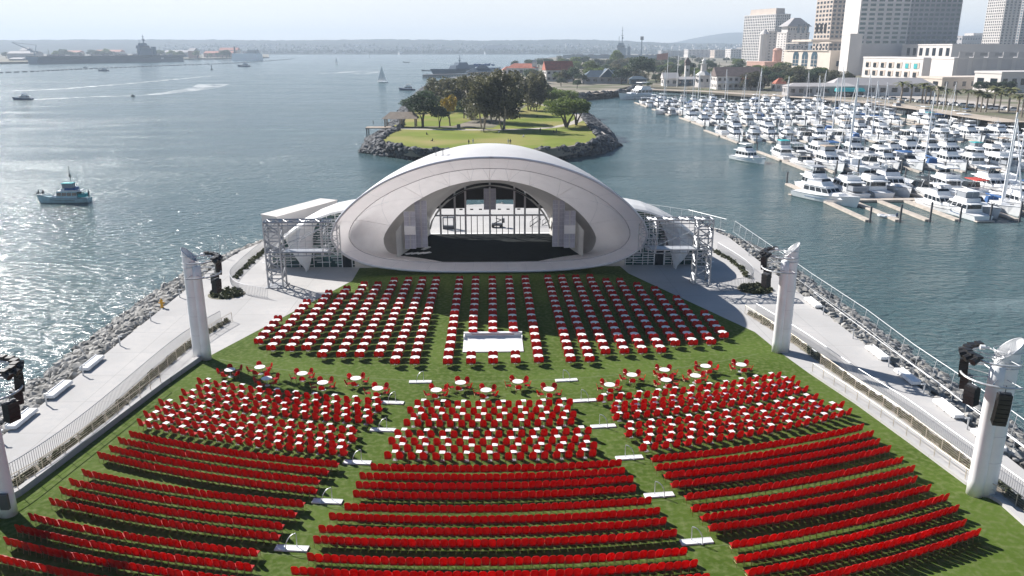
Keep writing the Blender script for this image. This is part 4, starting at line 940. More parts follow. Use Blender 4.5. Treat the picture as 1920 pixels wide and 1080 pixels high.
ribbon('island_side_path', [(1128, 252), (1108, 234), (1092, 214), (1076, 200), (1062, 190)], 3.0, .417, M['pave'])
ribbon('shore_walk', [(1100, 175), (1180, 168), (1300, 170), (1400, 176), (1560, 186), (1700, 200), (1900, 229)], 14, .412, M['sand'])
ribbon('marina_road', [(1500, 172), (1620, 176), (1740, 184), (1920, 208)], 22, .42, M['pave'])
# dark rock armour round the island and the cove
rnd = random.Random(9); pts = []
def band(lo, hi, dens, zlo=WZ - .1, zhi=.5):
    for i in range(len(lo) - 1):
        a, b = Vector(lo[i][:2]), Vector(lo[i + 1][:2]); c, d = Vector(hi[i][:2]), Vector(hi[i + 1][:2]); L = (b - a).length; W_ = ((c - a).length + (d - b).length) / 2
        for _ in range(int(L * W_ * dens)):
            t_, u = rnd.random(), rnd.random(); p = a.lerp(b, t_).lerp(c.lerp(d, t_), u); pts.append((p.x, p.y, zlo + (zhi - zlo) * u + rnd.uniform(-.3, .3)))
lo = [ISLR[i] for i in (3, 4, 5, 6, 7, 8, 9, 10, 11)] + [ISL[0], ISL[1], ISL[2]]
hi = [at(x, y, .4) for x, y in ((1066, 196), (1084, 208), (1094, 222), (1122, 256), (1116, 266), (1060, 276), (925, 285), (780, 279), (740, 272), (714, 264), (724, 252), (745, 243))]
lo[2:4] = [ISLR[5], ISLR[6]]
hi[2:4] = [at(1108, 240, .4), at(1124, 257, .4)]
band(lo, hi, 1.1)
band([ISL[2], ISL[3], ISL[4], ISL[5]], [at(x, y, .4) for x, y in ((752, 242), (754, 225), (782, 192), (808, 166))], .25)
tag(build(rockmesh(pts, .65, 1.7, 15), 'island_rocks', M['drock']), 'dark riprap rocks piled round the edge of the grassy island', 'rocks', kind='stuff')
pts = []
band([at(x, y, WZ) for x, y in ((1080, 187), (1118, 183), (1180, 178), (1192, 168))], [at(x, y, .4) for x, y in ((1078, 179), (1110, 175), (1176, 170), (1190, 162))], .12)
tag(build(rockmesh(pts, 1.4, 2.8, 16), 'cove_rocks', M['drock']), 'dark rocks lining the far side of the cove beyond the island', 'rocks', kind='stuff')

# ================================================================== TREES
def leafcloud(mb, rnd, clumps, per, leaf, flat=.8):
    for c, r in clumps:
        for _ in range(int(per * r * r)):
            a = rnd.uniform(0, 6.283); z = rnd.uniform(-.75, 1); q = math.sqrt(max(0, 1 - z * z)); rr = r * rnd.uniform(.72, 1.06)
            p = Vector(c) + Vector((math.cos(a) * q, math.sin(a) * q, z * flat)) * rr; s = leaf * rnd.uniform(.6, 1.3)
            u = Vector((rnd.gauss(0, 1), rnd.gauss(0, 1), rnd.gauss(0, .6))).normalized() * s; v = u.cross(Vector((rnd.gauss(0, 1), rnd.gauss(0, 1), rnd.gauss(0, 1)))).normalized() * s * .7
            mb.quad(p - u, p + v, p + u, p - v)
def treeproto(kind, seed):
    """unit trees about 10 m high"""
    rnd = random.Random(seed); tr = MB(); cr = MB(); H = 10
    if kind == 'euc':      # tall, several pale leaning stems, ragged drooping crown
        cl = []
        for k in range(rnd.choice((3, 4, 5))):
            a = rnd.uniform(0, 6.28); r0 = .35; top = Vector((math.cos(a) * rnd.uniform(1, 2.6), math.sin(a) * rnd.uniform(1, 2.6), rnd.uniform(5, 7.2)))
            b = Vector((math.cos(a) * r0, math.sin(a) * r0, 0)); m_ = b.lerp(top, .45) + Vector((rnd.uniform(-.5, .5), rnd.uniform(-.5, .5), 0)); tr.tube([b, m_, top], .17, 5, .08)
            for _ in range(2): tr.tube([m_.lerp(top, .5), top + Vector((rnd.uniform(-1.2, 1.2), rnd.uniform(-1.2, 1.2), rnd.uniform(-.2, 1.2)))], .09, 4, .03)
            for _ in range(11): cl.append((top + Vector((rnd.gauss(0, 1.25), rnd.gauss(0, 1.25), rnd.uniform(-3.4, 2.4))), rnd.uniform(.8, 1.5)))
        leafcloud(cr, rnd, cl, 75, .27, 1.15); return tr, cr, 'trunk', 'leafolive'
    if kind in ('round', 'dark', 'green', 'yellow'):
        for k in range(3): a = rnd.uniform(0, 6.28); tr.tube([(0, 0, 0), (math.cos(a) * .3, math.sin(a) * .3, 2.2), (math.cos(a) * 2, math.sin(a) * 2, 5)], .32, 5, .1)
        cl = [(Vector((0, 0, 6)), 2.2)]
        for _ in range(26):
            a = rnd.uniform(0, 6.28); z = rnd.uniform(-.55, 1); q = math.sqrt(max(0, 1 - z * z)) * rnd.uniform(.6, 1); cl.append((Vector((math.cos(a) * 3.3 * q, math.sin(a) * 3.3 * q, 6 + 2.7 * z)), rnd.uniform(.9, 1.6)))
        leafcloud(cr, rnd, cl, 62, .26, .9); return tr, cr, 'dtrunk', {'round': 'leafdark', 'dark': 'leafdark', 'green': 'leafgreen', 'yellow': 'leafyellow'}[kind]
    if kind == 'flat':     # umbrella crown on a forked trunk
        for k in range(3): a = k * 2.1 + rnd.uniform(0, 1); tr.tube([(0, 0, 0), (math.cos(a) * .8, math.sin(a) * .8, 2.2), (math.cos(a) * 2.6, math.sin(a) * 2.6, 5.6)], .4, 6, .15)
        cl = []
        for _ in range(80):
            a = rnd.uniform(0, 6.28); q = math.sqrt(rnd.random()) * 4.4; cl.append((Vector((math.cos(a) * q, math.sin(a) * q, 7.0 + rnd.uniform(-1.6, 1.2) - .06 * q * q)), rnd.uniform(1.0, 1.6)))
        leafcloud(cr, rnd, cl, 62, .24, .7); return tr, cr, 'dtrunk', 'leafgreen'
    if kind == 'palm':
        tr.tube([(0, 0, 0), (.1, 0, 4), (.05, 0, 8.3)], .2, 6, .15)
        for k in range(26):
            a = k * 2.4 + rnd.uniform(-.2, .2); e = rnd.uniform(-.5, 1.1); P = [Vector((0, 0, 8.3))]; d = Vector((math.cos(a) * math.cos(e), math.sin(a) * math.cos(e), math.sin(e)))
            for s in range(4): P.append(P[-1] + d * .55); d = (d + Vector((0, 0, -.42))).normalized()
            sd_ = Vector((-math.sin(a), math.cos(a), 0))
            for s in range(4): w0, w1 = (.28, .34, .3, .18)[s], (.34, .3, .18, .02)[s]; cr.quad(P[s] - sd_ * w0 + Vector((0, 0, -.12)), P[s], P[s + 1], P[s + 1] - sd_ * w1 + Vector((0, 0, -.12))); cr.quad(P[s], P[s] + sd_ * w0 + Vector((0, 0, -.12)), P[s + 1] + sd_ * w1 + Vector((0, 0, -.12)), P[s + 1])
        return tr, cr, 'trunk', 'leafpalm'
    if kind == 'conifer':
        tr.tube([(0, 0, 0), (0, 0, 9.5)], .25, 5, .05); cl = [(Vector((rnd.uniform(-.3, .3), rnd.uniform(-.3, .3), 1.5 + k * .8)), 1.75 - k * .15) for k in range(10)]
        leafcloud(cr, rnd, cl, 40, .22, .7); return tr, cr, 'dtrunk', 'leafdark'
PROTO = {}
def tree_at(kind, p, h, label, group=None, var=0, wsc=1.0, rz=None, name=None):
    key = (kind, var)
    if key not in PROTO:
        tr, cr, a, b = treeproto(kind, 100 + var * 7 + sum(map(ord, kind))); PROTO[key] = (tr.mesh('trunk', M[a]), cr.mesh('crown', M[b]))
    t = thing(name or {'palm': 'palm_tree', 'conifer': 'conifer_tree', 'flat': 'umbrella_tree'}.get(kind, 'leafy_tree'), label, 'tree', p, random.uniform(0, 6.28) if rz is None else rz, group)
    s = h / 10.0; t.scale = (s * wsc, s * wsc, s)
    obj('trunk', PROTO[key][0], t); obj('crown', PROTO[key][1], t); return t
def hpx(p, px): return px / 1500 * math.sqrt(p.x ** 2 + p.y ** 2) * 1.02
IT = [('euc', 905, 242, 94, .95, 'tall olive eucalyptus with bare leaning stems, left of the central island clump'),
      ('euc', 944, 243, 101, 1.0, 'tall olive eucalyptus with a thick grey trunk at the centre of the island'),
      ('euc', 925, 230, 82, 1.0, 'olive eucalyptus between the two front trees of the central clump'),
      ('euc', 885, 225, 78, 1.0, 'smaller olive eucalyptus left of the central clump'),
      ('euc', 955, 214, 76, 1.1, 'brown topped eucalyptus at the back of the central clump'),
      ('euc', 905, 205, 62, 1.2, 'eucalyptus behind the left part of the central clump'),
      ('euc', 992, 207, 64, .95, 'eucalyptus with two pale trunks left of the path on the right'),
      ('euc', 1004, 208, 66, .8, 'eucalyptus with pale trunks just right of its twin by the path'),
      ('dark', 1016, 196, 45, .9, 'dark tree behind the pale trunked pair by the path'),
      ('round', 793, 238, 60, 1.25, 'dense dark round tree beside the picnic shelter'),
      ('round', 824, 239, 38, 1.2, 'low dark tree between shelter tree and yellow tree'),
      ('yellow', 844, 236, 56, .8, 'yellow flowering tree beside the dark shelter tree'),
      ('dark', 768, 212, 27, 1.7, 'dark spreading tree on the left shore slope of the island'),
      ('dark', 800, 210, 40, 1.4, 'dark tree on the left slope above the shelter'),
      ('euc', 830, 207, 56, 1.35, 'orange brown eucalyptus high on the left of the island'),
      ('euc', 858, 206, 58, 1.3, 'brown eucalyptus behind the yellow tree'),
      ('euc', 812, 188, 33, 1.3, 'small ragged tree standing out against the bay at far left'),
      ('palm', 869, 178, 34, 1.6, 'palm tree behind the left eucalyptus trees'),
      ('dark', 870, 222, 36, 1.0, 'dark bushy tree under the eucalyptus clump'),
      ('flat', 1062, 239, 60, 1.25, 'wide umbrella tree with a forked trunk near the right island shore'),
      ('flat', 1080, 235, 52, 1.0, 'second umbrella tree closest to the right island shore'),
      ('flat', 1052, 206, 40, 1.5, 'umbrella tree behind the two near the right shore'),
      ('flat', 1032, 196, 34, 1.5, 'farthest umbrella tree on the right side of the island'),
      ('dark', 845, 168, 22, 1.6, 'dark tree at the far left tip behind the island'), ('euc', 930, 190, 46, 1.2, 'brown eucalyptus farthest back in the island clump')]
for i, (k, px, py, h, ws, lab) in enumerate(IT):
    p = at(px, py, .4); tree_at(k, p, hpx(p, h), lab, 'trees on the island', i % 4, ws)
# island furniture
p = at(733, 238, .4); g = thing('picnic_shelter', 'wooden picnic shelter with a ribbed roof at the left end of the island', 'shelter', at(752, 238, .4))
mb = MB(); mb.add([(-7, -4, 3.4), (7, -4, 3.4), (7, 4, 3.4), (-7, 4, 3.4), (-4, 0, 5.8), (5, 0, 5.8)], [(0, 1, 5, 4), (2, 3, 4, 5), (0, 4, 3), (1, 2, 5), (3, 2, 1, 0)]); build(mb, 'roof', M['wood'], g)
for x in (-5.8, 0, 5.8):
    for y in (-3.2, 3.2): build(MB().box((x, y, 1.7), (.5, .5, 3.4)), 'post', M['wood'], g)
g = thing('timber_deck', 'timber viewing deck reaching over the rocks at the left of the island', 'deck', at(716, 240, .3)); build(MB().box((0, 0, .2), (12, 6, .3)), 'boards', M['wood'], g)
for x in (-5.5, 5.5):
    for y in (-2.6, 2.6): build(MB().box((x, y, -1.6), (.4, .4, 3.4)), 'pile', M['pile'], g)
tag(build(MB().cyl(at(860, 241, .4), .7, 1.6, 10), 'litter_bin', M['dsteel']), 'dark round litter bin by the island path', 'bin')

# ================================================================== PEOPLE
def skinmesh(name, J, E_, Rr):
    me = bpy.data.meshes.new(name); me.from_pydata(J, E_, []); o = bpy.data.objects.new(name, me); COL.objects.link(o)
    md = o.modifiers.new('s', 'SKIN'); 
    for i, r in enumerate(Rr): me.skin_vertices[0].data[i].radius = (r, r)
    me.skin_vertices[0].data[0].use_root = True
    sb = o.modifiers.new('d', 'SUBSURF'); sb.levels = 1; sb.render_levels = 1
    dg = bpy.context.evaluated_depsgraph_get(); out = bpy.data.meshes.new_from_object(o.evaluated_get(dg)); out.name = name
    bpy.data.objects.remove(o); out.polygons.foreach_set('use_smooth', [True] * len(out.polygons)); return out
def skinmesh_safe(name, J, E_, Rr):
    try:
        me = bpy.data.meshes.new(name + '_c')
        return skinmesh(name, J, E_, Rr)
    except Exception as ex:
        mb = MB()
        for a, b in E_: mb.tube([J[a], J[b]], Rr[a], 6, Rr[b])
        return mb.mesh(name, M['dcloth'])
ST = skinmesh_safe('body', [(0, 0, .95), (0, 0, 1.2), (0, 0, 1.42), (0, 0, 1.54), (0, .01, 1.68), (.2, 0, 1.4), (.27, .02, 1.12), (.28, .1, .88), (-.2, 0, 1.4), (-.27, .02, 1.12), (-.28, .1, .88), (.1, 0, .9), (.12, .03, .5), (.12, -.02, .07), (.12, .16, .03), (-.1, 0, .9), (-.13, .02, .5), (-.13, -.05, .07), (-.13, .12, .03)],
    [(0, 1), (1, 2), (2, 3), (3, 4), (2, 5), (5, 6), (6, 7), (2, 8), (8, 9), (9, 10), (0, 11), (11, 12), (12, 13), (13, 14), (0, 15), (15, 16), (16, 17), (17, 18)], [.15, .14, .14, .06, .11, .07, .045, .035, .07, .045, .035, .1, .065, .045, .04, .1, .065, .045, .04])
SI = skinmesh_safe('body', [(0, 0, .16), (0, -.05, .42), (0, -.08, .66), (0, -.06, .78), (0, -.02, .92), (.2, -.05, .62), (.26, .1, .4), (.2, .32, .38), (-.2, -.05, .62), (-.26, .1, .4), (-.2, .32, .38), (.12, .08, .14), (.16, .42, .42), (.16, .72, .08), (.16, .85, .05), (-.12, .08, .14), (-.16, .42, .42), (-.16, .72, .08), (-.16, .85, .05)],
    [(0, 1), (1, 2), (2, 3), (3, 4), (2, 5), (5, 6), (6, 7), (2, 8), (8, 9), (9, 10), (0, 11), (11, 12), (12, 13), (13, 14), (0, 15), (15, 16), (16, 17), (17, 18)], [.15, .14, .14, .06, .11, .07, .045, .035, .07, .045, .035, .1, .065, .045, .04, .1, .065, .045, .04])
def head_cap():
    mb = MB(); mb.rings([ell(0, 0, .02, .02, 1.80, 8), ell(0, -.01, .1, .1, 1.77, 8), ell(0, -.02, .125, .125, 1.68, 8), ell(0, -.03, .11, .1, 1.6, 8)], True, True, True); return mb.mesh('hair', M['dtrunk'])
HAIR = head_cap()
def person(p, label, sit=False, cl='dcloth', group=None, rz=None):
    me = (SI if sit else ST).copy(); me.materials.clear(); me.materials.append(M[cl])
    t = obj('person', me, None, p, random.uniform(0, 6.28) if rz is None else rz); tag(t, label, 'person', group)
    h_ = obj('hair', HAIR, t); h_.location = (0, 0, -.76) if sit else (0, 0, 0); 
    if sit: h_.location = (0, -.03, -.76)
    return t
for i, (px, py, sit, cl, lab) in enumerate(((879, 272, 0, 'dcloth', 'person in dark clothes standing at the front edge of the island lawn'), (887, 270.5, 0, 'lcloth', 'person in pale clothes standing beside the dark dressed one on the lawn edge'), (953, 271, 0, 'lcloth', 'person in pale clothes standing above the crown of the shell'), (957, 271, 0, 'dcloth', 'person in dark clothes next to the pale dressed one above the shell'),
    (811, 265, 1, 'dcloth', 'person in dark clothes sitting on the tan patch of the island lawn'), (800, 253, 1, 'dcloth', 'person sitting on the left part of the island lawn'), (749, 245, 1, 'dcloth', 'person sitting on the grass below the picnic shelter'), (907, 248, 0, 'dcloth', 'person in dark clothes standing by the path below the left trees'), (936, 249, 1, 'lcloth', 'person in pale clothes sitting below the thick eucalyptus'),
    (944, 246, 0, 'dcloth', 'person in dark clothes standing in front of the thick eucalyptus trunk'), (1013, 249, 0, 'dcloth', 'person in dark clothes standing alone on the right of the island lawn'), (1038, 249, 1, 'dcloth', 'person sitting near the right umbrella tree'), (1043, 250, 0, 'dcloth', 'person standing beside the one seated near the umbrella tree'), (982, 257, 1, 'lcloth', 'person in pale clothes sitting in the middle right of the island lawn'), (700, 234, 0, 'dcloth', 'person leaning at the end of the timber deck'), (1008, 220, 1, 'dcloth', 'person resting on the far grass behind the path'), (1022, 211, 0, 'dcloth', 'person walking on the path near the far trees'), (1086, 226, 0, 'lcloth', 'person in pale clothes beside the right umbrella tree'))):
    person(at(px, py, .42), lab, sit, cl, 'people on the island')

# ================================================================== BOATS
def hull_mb(L, B, fb=1.0, sheer=.7, flare=.15, n=12):
    """bow toward +Y, waterline at z=0"""
    rings = []
    for k in range(n + 1):
        t_ = k / n; y = -L / 2 + L * t_; wd = B / 2 * (min(1, .88 + .3 * t_) if t_ < .4 else max(.012, (1 - ((t_ - .4) / .6) ** 2.3))); dz = fb + sheer * t_ ** 2.2; wl = wd * (.9 - .35 * max(0, t_ - .4))
        y1 = y + (L * .04 if k == n else 0)
        rings.append([(-wd * (1 + 0), y1, dz), (-wl * .92, y, .12), (-wl * .5, y - (L * .05 if k == n else 0), -.45), (wl * .5, y - (L * .05 if k == n else 0), -.45), (wl * .92, y, .12), (wd, y1, dz)])
    mb = MB(); mb.rings(rings, closed=True, capa=True, capb=True); return mb, rings
def boatproto(kind, L, seed, canvas, hullm='gel'):
    rnd = random.Random(seed); B = L * rnd.uniform(.27, .30) if kind != 'sail' else L * .27; fb = L * .075; sh = L * .06
    t = bpy.data.objects.new('boat_prototype', None); P = []
    def part(mb, name, m, par=None, smooth=False):
        o = bpy.data.objects.new(name, mb.mesh(name, M[m] if isinstance(m, str) else m, smooth)); P.append((o, par)); return o
    hb, rg = hull_mb(L, B, fb, sh); hu = part(hb, 'hull', hullm)
    mb = MB(); 
    for sgn in (0, 5): mb.tube([Vector(r[sgn]) + Vector((0, 0, .03)) for r in rg], .06, 4)
    part(mb, 'rub_rail', 'cgrey' if hullm == 'gel' else 'gel', hu)
    mb = MB(); 
    for sgn, q in ((0, 1), (5, 4)): mb.tube([Vector(r[sgn]).lerp(Vector(r[q]), .45) + Vector(((-1 if sgn == 0 else 1) * .015, 0, 0)) for r in rg[3:10]], .05, 3)
    part(mb, 'hull_stripe', 'cblue' if rnd.random() < .4 else 'dsteel', hu)
    dk = fb + .02
    def win(parent, x0, x1, y0, y1, z0, z1, ix, iy0, iy1, a=.35, b=.8, m='glassd'):
        """window band following a tapered cabin"""
        fx = lambda f: (x0 + ix * f - .025, x1 - ix * f + .025, y0 + iy0 * f - .025, y1 - iy1 * f + .03); A = fx(a); Bq = fx(b); za, zb = z0 + (z1 - z0) * a, z0 + (z1 - z0) * b
        mb = MB(); c = [(A[0], A[2], za), (A[1], A[2], za), (A[1], A[3], za), (A[0], A[3], za)]; d = [(Bq[0], Bq[2], zb), (Bq[1], Bq[2], zb), (Bq[1], Bq[3], zb), (Bq[0], Bq[3], zb)]
        for i in range(4):
            j = (i + 1) % 4; K = 1 if i in (0,) else (4 if i in (1, 3) else 3)
            for k in range(K):
                u0, u1 = (k + .07) / K, (k + .93) / K; e = lambda p, q, u: Vector(p).lerp(Vector(q), u); mb.quad(e(c[i], c[j], u0), e(c[i], c[j], u1), e(d[i], d[j], u1), e(d[i], d[j], u0))
        part(mb, 'windows', m, parent)
    if kind in ('fly', 'yacht', 'trawler'):
        ch = L * (.115 if kind != 'trawler' else .13); x0, x1 = -B * .40, B * .40; y0, y1 = -L * .30, L * (.17 if kind != 'trawler' else .12)
        z0, z1 = dk, dk + ch; ix, iy0, iy1 = B * .05, .1, L * (.10 if kind != 'trawler' else .03)
        cb_ = part(MB().frus(x0, x1, y0, y1, z0, z1, ix, iy0, iy1), 'cabin', 'gel'); win(cb_, x0, x1, y0, y1, z0, z1, ix, iy0, iy1, .42, .85)
        part(MB().frus(-B * .33, B * .33, y1 - L * .06, y1 + L * .17, dk + .05, dk + sh * .5 + L * .028, B * .1, .05, L * .10), 'foredeck_trunk', 'gel')
        rf = part(MB().frus(x0 + ix * .3, x1 - ix * .3, y0 - L * .08, y1 - iy1 + .15, z1 + .001, z1 + .12, .05, .05, .05), 'cabin_roof', 'gel')
        f0, f1 = -L * .26, L * .02; fz = z1 + .12
        part(MB().frus(-B * .34, B * .34, f0, f1, fz, fz + L * .05, .05, 0, L * .035), 'flybridge', 'gel'); part(MB().frus(-B * .27, B * .27, f0 + .3, f1 - L * .06, fz + L * .05, fz + L * .052, 0, 0, 0), 'bridge_seats', 'cgrey')
        part(MB().quad((-B * .30, f1 - L * .035, fz + L * .05), (B * .30, f1 - L * .035, fz + L * .05), (B * .25, f1 - L * .055, fz + L * .082), (-B * .25, f1 - L * .055, fz + L * .082)), 'bridge_windscreen', 'glassd')
        if canvas != 'open':
            bz = fz + L * .125; bi = part(MB().frus(-B * .33, B * .33, f0 + L * .02, f1 - L * .02, bz, bz + .14, .12, .12, .12), 'canopy', canvas)
            mb = MB(); [mb.tube([(sx * B * .31, yy, fz + L * .04), (sx * B * .30, yy, bz)], .03, 4) for sx in (-1, 1) for yy in (f0 + L * .04, f1 - L * .05)]; part(mb, 'canopy_poles', 'wsteel', bi)
            if rnd.random() < .25: part(MB().frus(-B * .30, B * .30, f0 + L * .04, f1 - L * .05, fz + L * .052, bz - .01, .02, .02, .02), 'clear_enclosure', 'cgrey', bi)
        else:
            mb = MB(); mb.tube([(-B * .33, f0 + .2, fz), (-B * .28, f0 + L * .03, fz + L * .10), (B * .28, f0 + L * .03, fz + L * .10), (B * .33, f0 + .2, fz)], .09, 5); mb.cyl((0, f0 + L * .03, fz + L * .10), .3, .22, 10); part(mb, 'radar_arch', 'gel')
        if kind == 'yacht': part(MB().frus(-B * .41, B * .41, -L * .5 - .9, -L * .5 + .2, .15, .35, .1, .1, 0), 'swim_platform', 'dock')
        if rnd.random() < .2: part(MB().frus(-B * .35, B * .35, -L * .46, -L * .31, dk + .3, dk + L * .075, .05, .2, 0), 'stern_cover', canvas if canvas != 'open' else 'cgrey')
        mb = MB(); mb.tube([(0, f0 + L * .05, fz), (0, f0 + L * .02, fz + L * .22)], .04, 4); mb.tube([(B * .25, f0, fz), (B * .27, f0 - .4, fz + L * .28)], .018, 3); part(mb, 'antennas', 'gel')
    elif kind == 'express':
        part(MB().frus(-B * .36, B * .36, -L * .12, L * .30, dk, dk + L * .055, B * .12, .05, L * .16), 'foredeck_trunk', 'gel')
        ws = part(MB().frus(-B * .38, B * .38, -L * .13, L * .09, dk + L * .03, dk + L * .105, B * .06, 0, L * .09), 'windscreen', 'glassd')
        part(MB().frus(-B * .39, B * .39, -L * .42, -L * .13, dk, dk + L * .03, .02, .02, 0), 'cockpit', 'gel')
        bz = dk + L * .15; bi = part(MB().frus(-B * .36, B * .36, -L * .34, L * .0, bz, bz + .13, .15, .2, .2), 'canopy', canvas if canvas != 'open' else 'cgrey')
        mb = MB(); mb.tube([(-B * .38, -L * .2, dk), (-B * .33, -L * .26, bz), (B * .33, -L * .26, bz), (B * .38, -L * .2, dk)], .08, 5); part(mb, 'radar_arch', 'gel')
        mb = MB(); mb.tube([(B * .28, -L * .25, bz), (B * .3, -L * .3, bz + L * .2)], .02, 3); part(mb, 'antennas', 'gel')
    elif kind == 'sail':
        part(MB().frus(-B * .28, B * .28, -L * .15, L * .22, dk, dk + L * .045, B * .06, .1, L * .08), 'coachroof', 'gel')
        ch = dk + L * .02; mb = MB(); [mb.box((sx * B * .265, L * (.02 + .06 * k), ch), (.06, L * .035, .16)) for sx in (-1, 1) for k in (-2, -1, 0, 1)]; part(mb, 'windows', 'glassd')
        MH = L * 1.35; mm = part(MB().tube([(0, L * .08, dk), (0, L * .07, MH)], .19, 6, .11), 'mast', 'gel'); mb = MB()
        for z in (.45, .72): mb.tube([(-B * .3, L * .075, MH * z), (B * .3, L * .075, MH * z)], .03, 3)
        mb.tube([(0, L * .52, fb + sh), (0, L * .07, MH * .97)], .018, 3); mb.tube([(0, -L * .49, fb), (0, L * .07, MH)], .015, 3)
        for sx in (-1, 1): mb.tube([(sx * B * .45, L * .06, fb), (sx * B * .3, L * .075, MH * .72), (0, L * .07, MH * .98)], .014, 3)
        part(mb, 'rigging', 'wsteel', mm)
        part(MB().tube([(0, L * .06, dk + L * .11), (0, -L * .33, dk + L * .10)], .2, 7, .14), 'furled_sail', canvas if canvas != 'open' else 'cblue'); part(MB().tube([(0, L * .51, fb + sh + .3), (0, L * .1, MH * .93)], .09, 5, .05), 'furled_jib', 'gel')
        part(MB().frus(-B * .33, B * .33, -L * .22, -L * .12, dk, dk + L * .09, .2, .2, .2), 'spray_hood', canvas if canvas != 'open' else 'cblue')
    mb = MB(); 
    for sgn in (0, 5): mb.tube([Vector(r[sgn]) * 1 + Vector((0, 0, .55)) for r in rg[6:]], .025, 3); [mb.tube([Vector(r[sgn]), Vector(r[sgn]) + Vector((0, 0, .55))], .02, 3) for r in rg[6::2]]
    part(mb, 'bow_rail', 'wsteel')
    return dict(parts=P, L=L, B=B)
def place_boat(pr, loc, rz, label, group=None, name='motor_boat', cat='boat', sc=1.0, drop=False):
    t = thing(name, label, cat, loc, rz, group); t.scale = (sc, sc, sc * 1.02); mp_ = {}
    for o, par in pr['parts']:
        if drop and o.name.split('.')[0] in ('rub_rail', 'hull_stripe', 'canopy_poles', 'bow_rail', 'bridge_seats'): continue
        c = bpy.data.objects.new(o.name.split('.')[0], o.data); COL.objects.link(c); pp = mp_.get(par) if par is not None else t; c.parent = pp if pp is not None else t; mp_[o] = c
    return t
specs = [('fly', 'gel', 'open'), ('fly', 'gel', 'cblue'), ('fly', 'gel', 'gel'), ('fly', 'gel', 'ctan'), ('fly', 'gel', 'cblack'), ('yacht', 'gel', 'gel'), ('yacht', 'gel', 'open'), ('trawler', 'gel', 'gel'), ('trawler', 'gelb', 'ctan'), ('express', 'gel', 'cgrey'), ('express', 'gel', 'cblue'), ('express', 'gel', 'gel'), ('express', 'gel', 'cblack'), ('sail', 'gel', 'cblue'), ('sail', 'gel', 'gel'), ('fly', 'gel', 'cteal'), ('express', 'gel', 'cred'), ('fly', 'gel', 'cgrey')]
cw = {'open': 'with an open flybridge', 'cblue': 'with blue canvas', 'gel': 'with a white hardtop', 'ctan': 'with tan canvas', 'cblack': 'with black canvas', 'cgrey': 'with grey canvas', 'cteal': 'with teal canvas', 'cred': 'with a red cover'}
kn = {'fly': 'flybridge cruiser', 'yacht': 'motor yacht', 'trawler': 'trawler yacht', 'express': 'express cruiser', 'sail': 'sailboat'}
BP = [(boatproto(k, 14 if k != 'sail' else 12, 300 + i, c, h), k, h, c) for i, (k, h, c) in enumerate(specs)]
rnd = random.Random(77)
WALK = [(178, 76, 130, 155, 202), (244, 90, 180, 219, 269), (316, 91, 214, 292, 341), (380, 95, 235, 356, 404), (440, 93, 236, 417, 463), (500, 93, 238, 478, 521)]
weights = [6, 2, 4, 1.5, 2, 6, 6, 3, .7, 5, 3, 7, 3, 4, 5, 1, .6, 2.5]
first_px = set()
rowno = 0
def shore_x(y): return 236 - max(0, y - 420) * .10 if y < 470 else 236 - (y - 420) * .25
for wi, (wy, xa, xb, yn, yf) in enumerate(WALK):
    xb = min(xb, 0.66 * wy + 18)
    dk_ = thing('floating_dock', 'long floating dock with finger piers, %s from the camera' % ordw(wi + 1), 'dock', (xa, wy, WZ), 0, 'floating docks of the marina')
    build(MB().box(((xb - xa) / 2, 0, .28), (xb - xa, 2.4, .5)), 'walkway', M['dock'], dk_)
    pitch = 6.1 if wi < 2 else 6.4; nf = int((xb - xa) / (pitch * 1)) + 1
    for side_, yt in ((-1, yn), (1, yf)):
        rowno += 1
        for k in range(nf + 1):
            x = k * pitch
            if xa + x > xb + 2: continue
            ln = abs(yt - wy) - 2
            build(MB().box((x, side_ * (1.2 + ln / 2), .24), (1.3, ln, .42)), 'finger_pier', M['dock'], dk_)
            build(MB().tube([(x, side_ * (ln + 1.8), -2), (x, side_ * (ln + 1.8), 3.3 + .4 * ((k * 7) % 3))], .2, 6), 'pile', M['pile'], dk_)
        kb_ = 0
        for k in range(nf):
            x = xa + (k + .5) * pitch
            if x > xb + 1 or (wi >= 2 and x > shore_x(wy)): continue
            if wi == 0 and side_ == -1 and k in (0, 1, 2): continue
            if rnd.random() < .02: continue
            kb_ += 1
            pr, kd, h, c = rnd.choices(BP, weights)[0]; L = pr['L']; Lw = min(abs(yt - wy) - 3, rnd.uniform(14.5, 19) if wi < 2 else rnd.uniform(13, 18)); sc = min(Lw / L, (pitch - .9) / pr['B'] * 1.12) * rnd.uniform(.96, 1.03)
            rz = (0 if side_ > 0 else math.pi) if rnd.random() < .5 else (math.pi if side_ > 0 else 0)
            y = wy + side_ * (1.8 + sc * L / 2 + rnd.uniform(0, 1.6))
            lab = 'white %s %s, %s from left, %s marina row' % (kn[kd] if h == 'gel' else 'blue hulled ' + kn[kd], cw[c], ordw(kb_), ordw(rowno))
            if h != 'gel': lab = lab.replace('white ', '', 1)
            pass
            place_boat(pr, (x + rnd.uniform(-.2, .2), y, WZ), rz + rnd.uniform(-.03, .03), lab, 'boats moored in the marina', 'sail_boat' if kd == 'sail' else 'motor_boat', 'boat', sc, wi >= 3)
    gw = MB()
